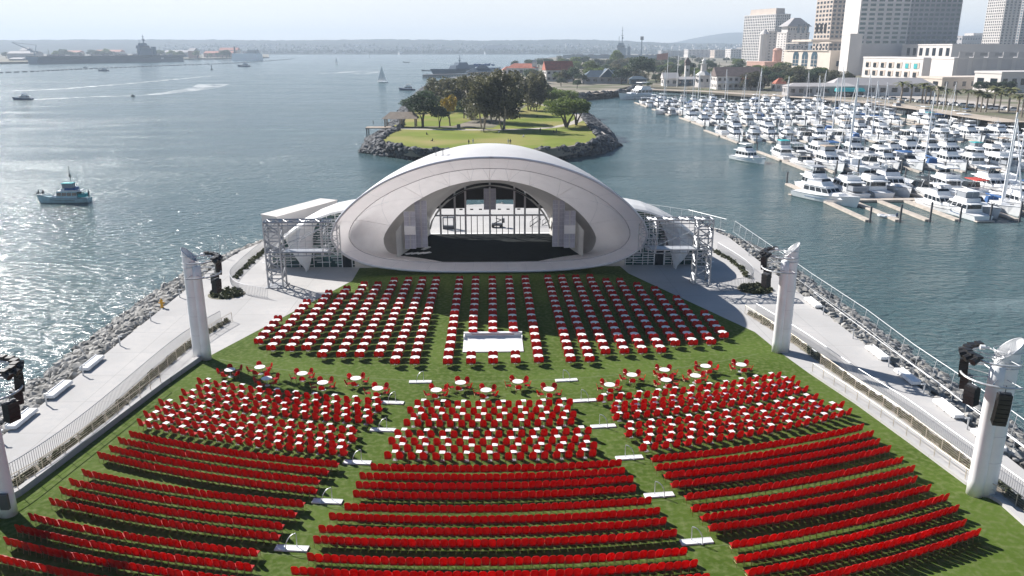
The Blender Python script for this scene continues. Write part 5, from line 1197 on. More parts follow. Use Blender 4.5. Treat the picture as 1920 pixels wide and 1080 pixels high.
# special boats
BY = boatproto('yacht', 18, 901, 'open'); place_boat(BY, (76.6, 178.5, WZ), math.pi + .42, 'large white motor yacht lying across the near end of the marina', None, 'motor_yacht', 'boat', .98)
WT = boatproto('trawler', 15, 905, 'gel'); p = at(1411, 306, WZ); place_boat(WT, (p.x, p.y + 4, WZ), math.pi + .35, 'old white wooden trawler with a rusty bow at the head of the second dock', None, 'trawler', 'boat', 1.0)
FB = boatproto('yacht', 16, 907, 'gel'); p = at(1838, 409, WZ); place_boat(FB, (98.5, 163, WZ), .06, 'white cruiser with an arched hardtop, stern to camera, on a near finger pier', None, 'motor_boat', 'boat', 1.0)
FF = boatproto('fly', 22, 909, 'gel'); p = at(1193, 187, WZ); place_boat(FF, (p.x + 3, p.y + 10, WZ), math.pi - 1.0, 'tall white excursion boat with crowded top deck at the far left of the marina', None, 'excursion_boat', 'boat', 1.5)
DT = boatproto('express', 15, 911, 'cblack'); p = at(1243, 214, WZ); place_boat(DT, (p.x + 1, p.y + 4, WZ), math.pi - .7, 'dark sided white cruiser alone outside the far left slips', None, 'motor_boat', 'boat', 1.1)
BS = boatproto('sail', 22, 913, 'gel'); p = at(1880, 350, WZ); place_boat(BS, (127, 190, WZ), math.pi - .2, 'big white sailboat whose tall mast rises at the right edge', None, 'sail_boat', 'boat', 1.0); place_boat(BP[14][0], (113, 172, WZ), math.pi, 'white sailboat at the right edge with a slim mast among the near cruisers', None, 'sail_boat', 'boat', 1.15)
p = at(1664, 408, WZ); t = thing('inflatable_dinghy', 'white and pale blue inflatable dinghy with an outboard beside the near finger pier', 'dinghy', p, 1.2)
build(MB().tube([(-.7, -1.5, .3), (-.75, .6, .32), (-.4, 1.5, .4), (0, 1.8, .45), (.4, 1.5, .4), (.75, .6, .32), (.7, -1.5, .3)], .25, 8), 'tube', M['gel'], t); build(MB().box((0, 0, .15), (1.2, 2.9, .1)), 'floor', M['cgrey'], t); build(MB().box((0, -1.7, .7), (.4, .35, .7)), 'outboard', M['gelb'], t); build(MB().box((0, -.3, .45), (1.1, .35, .15)), 'thwart', M['gel'], t)
# trawler cruising at the left
TB = boatproto('trawler', 12.5, 920, 'cteal'); hullb = mat('pale_blue_hull', (.42, .58, .62), .3)
p = at(117, 381, WZ); trw = place_boat(TB, (p.x, p.y + 1.2, WZ), R_(90 + 4), 'pale blue trawler yacht with teal canopy and people aboard, out on the bay at left', None, 'trawler_yacht', 'boat', .87)
trw.scale.z = 1.0
for ch in COL.objects:
    if ch.parent == trw and ch.name.split('.')[0] in ('hull', 'cabin'): ch.data = ch.data.copy(); ch.data.materials.clear(); ch.data.materials.append(hullb)
bx_, by_ = p.x, p.y + 1.2
build(MB().tube([(0, -2.2, 3.2), (0, -2.2, 8.2)], .07, 5).tube([(-.5, -2.2, 6.6), (.5, -2.2, 6.6)], .04, 4).box((0, -2.2, 6.0), (.3, .5, .5)), 'mast', M['dsteel'], trw)
build(MB().frus(-1.5, 1.5, -3.6, -.9, 2.9, 3.35, .1, .3, .1), 'blue_cover', M['cblue'], trw)
for i, (dx, z, sit, lab) in enumerate(((-5.4, 1.9, 1, 'person in dark clothes sitting on the bow of the blue trawler'), (-4.4, 1.9, 1, 'second person seated on the bow of the blue trawler'), (3.9, 1.9, 1, 'person sitting on the aft cabin roof of the blue trawler'), (5.7, 1.0, 0, 'person standing at the stern of the blue trawler'))): person((bx_ + dx, by_ - .3, WZ + z), lab, sit, 'dcloth', 'people aboard the blue trawler')
# other craft on the bay
SB = boatproto('fly', 13, 931, 'cblue', 'gelb'); p = at(43, 187, WZ); place_boat(SB, p, R_(90), 'small white and blue cruiser under way at far left, trailing a wake', None, 'motor_boat', 'boat', 1.0)
def sailing(p, h, label, heel=.08, rz=0, dark=False):
    t = thing('sailing_boat', label, 'boat', p, rz); L = h * .8; hb, _ = hull_mb(L, L * .28, L * .07, L * .04); build(hb, 'hull', M['dsteel' if dark else 'gel'], t)
    build(MB().tube([(0, L * .05, 0), (0, L * .05, h)], .12, 5), 'mast', M['wsteel'], t)
    if not dark:
        build(MB().add([(0, L * .04, h * .1), (.25, -L * .42, h * .12), (.15, -L * .2, h * .5), (0, L * .04, h * .97), (-.05, L * .04, h * .5)], [(0, 1, 2), (0, 2, 4), (4, 2, 3)]), 'mainsail', M['cloth'], t); build(MB().add([(0, L * .5, h * .08), (.3, L * .1, h * .1), (0, L * .06, h * .85)], [(0, 1, 2)]), 'jib', M['cloth'], t)
    return t
for px, py, hh, lab, rz in ((717, 155, 30, 'sailboat with white sails heading up the bay, largest one under sail', .9), (748, 103, 8, 'tiny white sail near the far shore, left of two', .4), (631, 120, 11, 'small white sail far out in the middle of the bay', .8), (909, 102, 7, 'tiny white sail near the far shore above the pier', .5), (870, 104, 4, 'faint white sail by the far shore left of its neighbour', .5), (693, 107, 4, 'speck of a white sail beside a wake far out', 1.0)):
    p = at(px, py, WZ); sailing(p, hpx(p, hh), lab, 0, rz)
for px, py, hh, lab in ((762, 117, 17, 'anchored sailboat with bare mast, farther of two'), (799, 133, 22, 'anchored sailboat with bare mast just beyond the pier end')): p = at(px, py, WZ); sailing(p, hpx(p, hh), lab, 0, 1.2, True)
for px, py, L, lab, rz in ((763, 169, 14, 'dark fishing boat motoring beside the island', 1.2), (194, 133, 16, 'low dark patrol boat in front of the aircraft carrier', 1.5), (458, 125, 24, 'dark workboat below the hospital ship', 1.5), (160, 127, 9, 'tiny dark launch at the floating barrier', 1.4)):
    p = at(px, py, WZ); pr = BP[8][0]; place_boat(pr, p, rz, lab, None, 'work_boat', 'boat', L / 14)
p = at(249, 181, WZ); t = thing('jet_ski', 'dark jet ski with rider throwing a white wake', 'jet ski', p, R_(70)); build(MB().frus(-.6, .6, -1.6, 1.6, 0, .7, .15, .1, .9).frus(-.3, .3, -.9, .4, .7, 1.0, .1, .1, .1), 'hull', M['dsteel'], t); build(MB().tube([(-.5, .6, 1.1), (.5, .6, 1.1)], .05, 4), 'handlebar', M['black'], t)
person(p + Vector((0, 0, .8)), 'person in dark clothes riding the jet ski', True, 'dcloth', None, R_(70))
# wakes: broken foam lying on the water
def foam_mat():
    m = bpy.data.materials.new('wake_foam'); m.use_nodes = True; n = m.node_tree; b = n.nodes['Principled BSDF']; b.inputs['Base Color'].default_value = (.7, .73, .75, 1); b.inputs['Roughness'].default_value = .8
    g = n.nodes.new('ShaderNodeNewGeometry'); mp = n.nodes.new('ShaderNodeMapping'); mp.inputs['Scale'].default_value = (.35, 1.2, 1); t = n.nodes.new('ShaderNodeTexNoise'); t.inputs['Scale'].default_value = .22; t.inputs['Detail'].default_value = 6; r = n.nodes.new('ShaderNodeMapRange'); r.inputs[1].default_value = .42; r.inputs[2].default_value = .66
    tr = n.nodes.new('ShaderNodeBsdfTransparent'); ms = n.nodes.new('ShaderNodeMixShader'); n.links.new(g.outputs['Position'], mp.inputs[0]); n.links.new(mp.outputs[0], t.inputs['Vector']); n.links.new(t.outputs[0], r.inputs[0]); n.links.new(r.outputs[0], ms.inputs[0]); n.links.new(tr.outputs[0], ms.inputs[1]); n.links.new(b.outputs[0], ms.inputs[2]); n.links.new(ms.outputs[0], n.nodes['Material Output'].inputs[0]); return m
M['foam'] = foam_mat()
def wake(pts, w0, w1, label):
    P = smoothpath([at(x, y, WZ + .05) for x, y in pts], 5); L = []; Rr = []
    for i, p in enumerate(P):
        d = (P[min(i + 1, len(P) - 1)] - P[max(i - 1, 0)]).normalized(); w_ = (w0 + (w1 - w0) * i / (len(P) - 1)) / 2; nn = Vector((-d.y, d.x, 0)) * w_; L.append(p + nn); Rr.append(p - nn)
    mb = MB(); [mb.quad(L[i], L[i + 1], Rr[i + 1], Rr[i]) for i in range(len(P) - 1)]; return tag(build(mb, 'wake', M['foam']), label, 'wake', kind='stuff')
wake([(252, 179.5), (290, 177), (330, 172), (380, 165), (400, 158)], 3, 30, 'white foaming wake behind the jet ski'); wake([(58, 187), (120, 184), (180, 181), (250, 180)], 6, 9, 'pale wake behind the small cruiser at left')
wake([(0, 171), (70, 169), (150, 164), (260, 155), (400, 142)], 14, 8, 'broken line of old wake in front of the carrier'); wake([(590, 137), (630, 137), (660, 134), (700, 133)], 14, 20, 'white water streak far out in the bay'); wake([(655, 136), (685, 138), (710, 134)], 10, 14, 'second white streak right of the first one'); wake([(800, 116), (870, 121), (940, 122)], 6, 4, 'thin pale wake beyond the pier')
p = at(397, 131, WZ); t = thing('channel_buoy', 'small dark channel buoy far out between jet ski and workboat', 'buoy', p); build(MB().cyl((0, 0, 0), 2, 1.2, 10), 'float', M['dsteel'], t); build(MB().tube([(0, 0, 1), (0, 0, 6)], .7, 5, .3).box((0, 0, 6.2), (1.6, 1.6, 1.4)), 'beacon', M['dsteel'], t)
# floating barrier
mb = MB(); P = [at(x, y, WZ + .4) for x, y in ((0, 136), (60, 134), (150, 129.5), (240, 126), (340, 122), (430, 119), (500, 114.5), (552, 110))]
for p, d in along(P, 14): mb.box(p, (9, 1.6, 1.4), math.atan2(d.y, d.x))
tag(build(mb, 'floating_barrier', M['dsteel']), 'long dark string of floats guarding the naval base', 'barrier')
# ================================================================== PIERS AND BUILDINGS OF THE VILLAGE
def house(name, p, wx, wy, hw, hr_, rz, label, wallm, roofm, nwin=3, floors=1, gable=False, cat='building'):
    t = thing(name, label, cat, p, rz); build(MB().box((0, 0, hw / 2), (wx, wy, hw)), 'wall', M[wallm], t)
    ov = .6; a, b = wx / 2 + ov, wy / 2 + ov; mb = MB()
    k = a if gable else a - min(a, b) * .8
    mb.add([(-a, -b, hw), (a, -b, hw), (a, b, hw), (-a, b, hw), (-k, 0, hw + hr_), (k, 0, hw + hr_)], [(0, 1, 5, 4), (2, 3, 4, 5), (3, 0, 4), (1, 2, 5), (3, 2, 1, 0)]); rf = build(mb, 'roof', M[roofm], t)
    for f in range(floors):
        z = hw * (f + .55) / floors
        for i in range(nwin):
            x = -wx / 2 + wx * (i + .5) / nwin; build(MB().box((x, -wy / 2 - .04, z), (wx / nwin * .5, .1, hw / floors * .42)), 'window', M['glassd'], t)
        for i in range(max(1, nwin // 2)):
            y = -wy / 2 + wy * (i + .5) / max(1, nwin // 2); build(MB().box((-wx / 2 - .04, y, z), (.1, wy / max(1, nwin // 2) * .4, hw / floors * .42)), 'window', M['glassd'], t)
    return t
G = .4
def P_(px, py): return at(px, py, G)
h1 = house('red_roof_house', P_(980, 141), 34, 18, 8, 5, -.2, 'white building with a low red tile roof left of centre', 'whitest', 'roofred', 5); build(MB().box((14, -4, 7), (5, 5, 14)).frus(11, 17, -7, -1, 14, 17, 2.2, 2.2, 2.2), 'chimney_tower', M['whitest'], h1)
house('red_roof_house', P_(958, 139), 20, 12, 5, 4, .1, 'small red roofed house at the left end of the village', 'beige', 'roofred', 3)
house('red_roof_restaurant', P_(1046, 152), 26, 16, 10, 8, .15, 'tall white house with a steep red roof above the island', 'whitest', 'roofred', 5, 2, True)
hb_ = house('blue_roof_pavilion', P_(1133, 156), 38, 16, 5.5, 5.5, .05, 'long low pavilion with slate blue roof and white edged gable', 'glassb' if False else 'greyst', 'roofblue', 6)
build(MB().add([(-6, -10.5, 5.5), (8, -10.5, 5.5), (1, -10.5, 12.5), (-6, 4, 5.5), (8, 4, 5.5), (1, 4, 12.5)], [(0, 1, 2), (0, 2, 5, 3), (1, 4, 5, 2), (3, 5, 4)]), 'gable_roof', M['roofblue'], hb_); build(MB().tube([(-6.4, -10.7, 5.4), (1, -10.7, 12.8), (8.4, -10.7, 5.4)], .3, 4), 'gable_trim', M['white'], hb_)
house('blue_shed', P_(1195, 157), 14, 9, 4, 2.5, 0, 'small blue building right of the pavilion', 'roofblue', 'roofblue', 3)
house('white_cottage', P_(1255, 161), 12, 10, 6, 4.5, 0, 'small white gabled cottage among bushes', 'whitest', 'whitest', 2, 1, True)
house('waterfront_shop', P_(1285, 160), 26, 10, 5, 2, .1, 'blue grey waterfront shop left of the white lighthouse', 'roofblue', 'greyst', 6)
p = P_(1317, 163); t = thing('lighthouse_house', 'white octagonal lighthouse shaped house by the marina', 'building', p)
build(MB().cyl((0, 0, 0), 6.5, 9, 8, 5.4), 'wall', M['whitest'], t); build(MB().cyl((0, 0, 9), 6.6, 3, 8, 2.6), 'roof', M['offwhite'], t); build(MB().cyl((0, 0, 12), 2.4, 5.5, 8, 2.2), 'upper_tower', M['whitest'], t); build(MB().cyl((0, 0, 17.5), 3.1, .4, 8).cyl((0, 0, 17.9), 1.6, 2, 8).cyl((0, 0, 19.9), 2, 2, 8, .1), 'lantern', M['offwhite'], t)
for i in range(8):
    an = R_(22.5 + 45 * i); build(MB().box((6.0 * math.cos(an), 6.0 * math.sin(an), 5.2), (.3, 1.6, 2.2), an), 'window', M['glassd'], t)
p = P_(1287, 152); t = thing('clock_tower', 'small white tower with a pointed roof behind the shops', 'tower', p); build(MB().box((0, 0, 7), (4, 4, 14)), 'wall', M['whitest'], t); build(MB().box((0, 0, 17), (5.2, 5.2, .5)).frus(-2.3, 2.3, -2.3, 2.3, 14.2, 16.8, .3, .3, .3).frus(-2.8, 2.8, -2.8, 2.8, 17.3, 21.5, 2.7, 2.7, 2.7), 'roof', M['roofbrown'], t); build(MB().box((0, -2.06, 10), (1.6, .15, 2)), 'window', M['glassd'], t)
hv = house('village_hall', P_(1378, 167), 33, 17, 9.5, 6.5, 0, 'large white two storey hall with a brown roof facing the marina', 'whitest', 'roofbrown', 8, 2, True); build(MB().box((0, -9.4, 4.9), (33, 2, .25)), 'balcony', M['white'], hv)
for i in range(9): build(MB().box((-16 + i * 4, -10.2, 2.4), (.3, .3, 4.8)), 'post', M['white'], hv)
house('small_red_roof_house', P_(1408, 168), 14, 11, 5, 4.5, .1, 'house with a steep red roof right of the village hall', 'offwhite', 'roofred', 3, 1, True)
house('red_kiosk', P_(1461, 170), 9, 9, 5, 4, 0, 'little white kiosk with a pointed red roof by the palms', 'whitest', 'roofred', 2)
house('boat_house', P_(1535, 179), 44, 13, 6, 2, -.04, 'low grey building with dark bays beside the marina', 'greyst', 'greyst', 8)
house('long_marina_hall', P_(1645, 178), 66, 16, 6.5, 4.5, -.05, 'long white marina hall with a pale pitched roof', 'whitest', 'greyst', 9)
t = thing('blue_awning', 'blue awning in front of the left end of the marina hall', 'awning', P_(1592, 181)); build(MB().frus(-9, 9, -3, 2, 3.2, 5.2, .3, 2.6, 0), 'canopy', M['cteal'], t); build(MB().box((0, 0, 1.5), (17, 2, 3)), 'shopfront', M['glassd'], t)
t = thing('flag_pole', 'tall flagpole with a pale red flag near the cottage', 'flagpole', P_(1250, 163)); build(MB().tube([(0, 0, 0), (0, 0, 26)], .25, 5), 'pole', M['white'], t); build(MB().add([(0, 0, 26), (-5, .6, 25.4), (-9, 0, 25), (-9, 0, 20.5), (-5, .6, 20.6), (0, 0, 21)], [(0, 1, 4, 5), (1, 2, 3, 4)]), 'flag', mat('faded_flag', (.55, .36, .33), .8), t)
t = thing('flag_pole', 'bare white mast standing right of the flag', 'flagpole', P_(1269, 163)); build(MB().tube([(0, 0, 0), (0, 0, 24)], .25, 5), 'pole', M['white'], t)
# pier with restaurant
t = thing('long_pier', 'long dark timber pier reaching left into the bay beyond the island', 'pier', at(793, 146, WZ)); a = at(793, 146, WZ); b = at(935, 143.5, WZ); d = b - a
build(MB().prism([(0, 0), (d.x, d.y), (d.x, d.y + 14), (0, 14)], 2.8, 3.6), 'deck', M['pile'], t); mb = MB()
for k in range(46): q = d * k / 45; mb.box((q.x, q.y, 1.5), (.8, .8, 3.2)); mb.box((q.x, q.y + 13, 1.5), (.8, .8, 3.2))
build(mb, 'piles', M['pile'], t)
t = thing('pier_restaurant', 'blue roofed glazed restaurant standing on the pier', 'building', at(905, 142, WZ + 3.6)); t.scale.z = .7; build(MB().box((0, 0, 3), (34, 14, 6)), 'wall', M['whitest'], t); build(MB().frus(-19, 19, -9, 9, 6, 12, 9, 6, 6).frus(-8, 8, -5, 5, 11, 16, 4, 4, 4), 'roof', M['roofblue'], t)
for i in range(9): build(MB().box((-15 + i * 3.7, -7.1, 3), (2.4, .2, 3.2)), 'window', M['glassb'], t)
t = thing('moored_warship', 'grey warship moored beyond the pier with its decks full of equipment', 'ship', at(815, 138, WZ)); a = at(812, 139, WZ); b = at(925, 131, WZ); d = b - a; L = d.length; ang = math.atan2(d.y, d.x)
t.location = a; t.rotation_euler.z = ang - math.pi / 2 + math.pi
t.location = (a + b) / 2
hb2, _ = hull_mb(L, L * .13, L * .028, L * .02); build(hb2, 'hull', M['navy'], t); mb = MB(); mb.frus(-6, 6, -L * .1, L * .22, L * .028, L * .07, 1.5, 2, 5).frus(-4, 4, L * .0, L * .16, L * .07, L * .095, 1, 2, 4); build(mb, 'superstructure', M['navy'], t); mb = MB().tube([(0, L * .1, L * .07), (0, L * .1, L * .17)], .8, 4, .3); mb.box((0, L * .1, L * .135), (7, .6, .6)).box((0, L * .1, L * .115), (2.5, 2.5, 2.5)); build(mb, 'mast', M['navy'], t)
rnd = random.Random(5); mb = MB()
for _ in range(60): mb.box((rnd.uniform(-6, 6), rnd.uniform(-L * .45, -L * .1), L * .05 + rnd.uniform(0, 4)), (rnd.uniform(1, 4), rnd.uniform(1, 5), rnd.uniform(1, 5)))
build(mb, 'deck_equipment', M['cblue'], t); t.scale.z = .62
# aircraft carriers
def carrier(a, b, hh, label, isl_at, islh, masth, m='navy'):
    d = b - a; L = d.length; t = thing('aircraft_carrier', label, 'ship', (a + b) / 2, math.atan2(d.y, d.x)); W_ = L * .11
    mb = MB(); rg = []
    for k in range(13):
        f = k / 12; x = -L / 2 + L * f; wd = W_ * .38 * (1 if f < .75 else 1 - ((f - .75) / .25) ** 2 * .85) * (1 if f > .05 else .85); rg.append([(x, -wd * .8, 0), (x, -wd, hh * .55), (x, -W_ * .5, hh * .9), (x, W_ * .5, hh * .9), (x, wd, hh * .55), (x, wd * .8, 0)])
    mb.rings(rg, True, True, True); build(mb, 'hull', M[m], t)
    fd = [(-L / 2, -W_ * .42), (-L * .3, -W_ * .58), (L * .2, -W_ * .55), (L * .5, -W_ * .3), (L * .5, W_ * .3), (L * .3, W_ * .62), (-L * .4, W_ * .55), (-L / 2, W_ * .4)]
    build(MB().prism(fd, hh * .9 + .1, hh), 'flight_deck', M['dsteel'], t)
    il = L * .085; x0 = isl_at * L; y = -W_ * .42; mb = MB(); mb.frus(x0 - il / 2, x0 + il / 2, y - 5, y + 5, hh, hh + islh * .55, .5, 1, 1); mb.frus(x0 - il * .55, x0 + il * .35, y - 6, y + 6, hh + islh * .55, hh + islh * .8, 1, 1, 1); mb.frus(x0 - il * .4, x0 + il * .2, y - 4, y + 4, hh + islh * .8, hh + islh, 1, 1, 1); mb.box((x0 + il * .8, y, hh + islh * .35), (il * .3, 6, islh * .7)); isl_ = build(mb, 'island', M[m], t)
    build(MB().box((x0 - il * .1, y - 6.1, hh + islh * .68), (il * .8, .3, islh * .1)), 'bridge_windows', M['glassd'], isl_)
    z0 = hh + islh; mb = MB().tube([(x0, y, z0), (x0, y, z0 + masth)], 1.3, 5, .5); mb.box((x0, y, z0 + masth * .45), (il * .25, 1.2, 1.2)).box((x0, y, z0 + masth * .75), (il * .16, 1.2, 1)).box((x0 + il * .05, y, z0 + masth * .3), (il * .12, 3, masth * .14)).tube([(x0 - il * .35, y, z0), (x0 - il * .35, y, z0 + masth * .4)], .8, 4); build(mb, 'mast', M[m], t)
    mb = MB(); rr = random.Random(8)
    for _ in range(22): mb.box((rr.uniform(-.42, .45) * L, rr.uniform(-.3, .3) * W_, hh + 1.5), (rr.uniform(6, 14), rr.uniform(4, 8), 3))
    build(mb, 'deck_aircraft', M['greyst'], t); return t, L, W_
a = at(62, 120.5, WZ); b = at(343, 115, WZ); ct, L, W_ = carrier(a, b, 17, 'huge grey aircraft carrier berthed at the naval base on the left', .17, 28, 20)
build(MB().box((L * .30, -W_ * .385, 11), (9, 1, 8)), 'hull_panel', M['white'], ct)
a = at(1058, 112, WZ); b = at(1250, 113, WZ); carrier(a, b, 14, 'aircraft carrier museum with tall mast rising behind the village trees', .08, 34, 44)
t = thing('radar_mast', 'dark square radar on a lattice mast right of the carrier mast', 'mast', at(1202, 112, G)); build(MB().tube([(0, 0, 0), (0, 0, 50)], 2.2, 4, 1.2), 'mast', M['navy'], t); build(MB().box((0, 0, 54), (8, 4, 9)), 'radar', M['dsteel'], t)
# hospital ship and base cranes
p = at(464, 113, WZ); t = thing('white_ship', 'pale boxy ship moored at the tip of the naval base', 'ship', p, -.35); L = 90; t.scale.z = .72
build(MB().frus(-L / 2, L / 2, -12, 12, 0, 26, 2, 2, 2), 'hull', M['white'], t); build(MB().box((22, 0, 32), (30, 16, 12)).box((-8, 0, 30), (8, 8, 9)).box((5, 0, 29), (10, 12, 6)), 'superstructure', M['greyst'], t); build(MB().tube([(-40, 0, 20), (-40, 0, 52)], 2.4, 5), 'mast', M['dsteel'], t)
t = thing('dock_crane', 'harbour crane with a long raised jib behind the carrier stern', 'crane', at(67, 114, WZ)); k = 1.9; t.scale = (.72, .72, .62)
build(MB().tube([(0, 0, 0), (0, 0, 34)], 5, 5, 3).box((0, 0, 38), (26, 8, 7)), 'tower', M['navy'], t); build(MB().tube([(-4, 0, 40), (-78, 0, 78)], 2.4, 4, 1.4).tube([(4, 0, 40), (11, 0, 66)], 1.5, 4), 'jib', M['navy'], t); build(MB().tube([(11, 0, 66), (-78, 0, 78)], .8, 3), 'stay', M['dsteel'], t)
# ------------------------------------------------------------ naval base land, far shore, hills
BASE = [(-9000, 1500)] + [tuple(at(x, y, WZ))[:2] for x, y in ((-400, 132), (0, 120), (60, 119), (345, 112.5), (480, 110), (505, 108.5))] + [(-1100, 4200), (-9000, 4200)]
land(BASE, .4, 'naval_base_ground', M['earth'])
def terrain(name, x0, x1, y0, y1, nx, ny, hf, m):
    mb = MB(); V = []
    for j in range(ny + 1):
        for i in range(nx + 1): x = x0 + (x1 - x0) * i / nx; y = y0 + (y1 - y0) * j / ny; V.append((x, y, hf(x, y, i, j)))
    W1 = nx + 1; mb.add(V, [(j * W1 + i, j * W1 + i + 1, (j + 1) * W1 + i + 1, (j + 1) * W1 + i) for j in range(ny) for i in range(nx)]); return struct(mb, name, m)
from mathutils import noise as mn
def fb_(x, y, s): return mn.fractal(Vector((x / s, y / s, 1.3)), 1.0, 2.0, 4)
def hf1(x, y, i, j):
    t_ = min(1, max(0, (y - 4600) / 1700)); b = 3 + 82 * t_ ** 1.1
    if x > 700: b *= max(.55, 1 - (x - 700) / 4000)
    z = b * (1 + .10 * fb_(x, y, 900)) + (fb_(x, y, 90) * 5 + random.uniform(0, 5) if t_ > .02 else 0)
    return WZ if j == 0 else max(.5, z)
terrain('far_hills', -7500, 5200, 4580, 6600, 520, 26, hf1, M['hill'])
def hf2(x, y, i, j): 
    d = (x - 2900) / 900; return 2 + 195 * math.exp(-d * d) * (1 + .05 * fb_(x, y, 400)) * math.sin(math.pi * min(1, (y - 8000) / 1500) / 2) if j else -3
terrain('distant_mountain', 500, 8000, 8000, 9500, 90, 10, hf2, M['hill'])
rnd = random.Random(31)
# buildings on the far shore, one by one where they can be told apart
FS = [(757, 773, 101, 11, 'greyst', 'square grey block on the far shore near the left sails'), (905, 960, 101, 14, 'greyst', 'broad apartment block on the far shore right of centre'), (904, 911, 101, 15, 'whitest', 'slim pale tower beside the broad far shore block'), (535, 560, 101.5, 3.5, 'greyst', 'low grey shed at the far shore on the left'), (820, 826, 101, 12, 'whitest', 'thin white tower on the far shore left'), (862, 867, 101, 11, 'whitest', 'thin white tower on the far shore in the middle'), (884, 889, 101, 10, 'whitest', 'thin white tower on the far shore to the right'), (782, 786, 101, 13, 'whitest', 'thin white tower beside the square grey block')]
for x0, x1, y, h, m, lab in FS:
    a = at(x0, y, WZ); b = at(x1, y, WZ); t = thing('far_building', lab, 'building', ((a.x + b.x) / 2, a.y + 60, WZ), 0, None); hh = h / 1500 * a.y
    build(MB().box((0, 0, hh / 2 + 2), (abs(b.x - a.x), 40, hh)), 'wall', M[m], t); build(MB().box((0, 0, hh + 3), (abs(b.x - a.x) * .6, 24, 3)), 'roof', M['greyst'], t)
mb = MB(); mb2 = MB()
for _ in range(420):
    px = rnd.uniform(300, 1400); p = at(px, 101, WZ); h = rnd.uniform(4, 14); y = rnd.uniform(4620, 5600); x = p.x * y / p.y; z = 3 + 82 * max(0, (y - 4600) / 1700) ** 1.1
    mb.box((x, y, z + h / 2 - 3), (rnd.uniform(12, 45), 15, h))
tag(build(mb, 'far_shore_houses', M['whitest']), 'scatter of tiny pale houses along the far shore', 'houses', kind='stuff')
mb = MB(); 
for _ in range(1500):
    px = rnd.uniform(300, 1500); y = rnd.uniform(4600, 4760) if rnd.random() < .7 else rnd.uniform(4600, 5600); p = at(px, 101, WZ); x = p.x * y / p.y; s = rnd.uniform(7, 17); z = max(2, 82 * max(0, (y - 4600) / 1700) ** 1.1)
    mb.add([(x + s * math.cos(k * 1.257) * rnd.uniform(.7, 1.2), y + s * .6 * math.sin(k * 1.257), z + rnd.uniform(0, 3)) for k in range(5)] + [(x + rnd.uniform(-3, 3), y, z + s * rnd.uniform(.9, 1.6))], [(0, 1, 5), (1, 2, 5), (2, 3, 5), (3, 4, 5), (4, 0, 5)])
tag(build(mb, 'far_shore_woods', M['leafdark']), 'dark line of trees along the far shore', 'trees', kind='stuff')
# naval base buildings and trees behind the carrier
for i, (x0, x1, y, h, m, r, lab) in enumerate([(0, 55, 113, 10, 'greyst', 0, 'long grey shed at the left edge of the naval base'), (26, 40, 110, 12, 'whitest', 0, 'white block behind the crane'), (105, 140, 108, 8, 'beige', 1, 'beige hall with red roof behind the carrier'), (170, 218, 108, 9, 'beige', 1, 'long beige hall behind the carrier deck'), (375, 430, 110, 9, 'pinkst', 1, 'pink hall with red roof right of the carrier'), (405, 440, 108, 12, 'beige', 1, 'second pink hall behind the first near the white ship'), (345, 357, 112, 14, 'pinkst', 0, 'rust coloured block at the carrier bow'), (300, 345, 110, 10, 'greyst', 0, 'grey block behind the carrier bow'), (0, 26, 117, 5, 'greyst', 0, 'low quay shed at far left')]):
    a = at(x0, y, WZ); b = at(x1, y, WZ); hh = h / 1500 * a.length; t = thing('base_building', lab, 'building', ((a.x + b.x) / 2, (a.y + b.y) / 2 + 60, WZ), math.atan2(b.y - a.y, b.x - a.x)); L = (b - a).length
    build(MB().box((0, 0, hh / 2), (L, 40, hh)), 'wall', M[m], t); build(MB().add([(-L / 2, -22, hh), (L / 2, -22, hh), (L / 2, 22, hh), (-L / 2, 22, hh), (-L / 2, 0, hh * 1.35), (L / 2, 0, hh * 1.35)], [(0, 1, 5, 4), (2, 3, 4, 5), (3, 0, 4), (1, 2, 5), (3, 2, 1, 0)]), 'roof', M['roofred' if r else 'greyst'], t)
bt = 0
for px in list(range(10, 60, 12)) + list(range(95, 230, 9)) + list(range(270, 350, 10)) + list(range(370, 440, 9)):
    bt += 1; p = at(px + rnd.uniform(-3, 3), rnd.uniform(108, 110), G); k = rnd.choice(('dark', 'dark', 'conifer', 'green')); tree_at(k, p, hpx(p, rnd.uniform(8, 15)), 'hazy dark tree behind the carrier, %s from the left on the naval base' % ordw(bt), 'trees on the naval base', rnd.randrange(3), 1.5 if k != 'conifer' else .7)

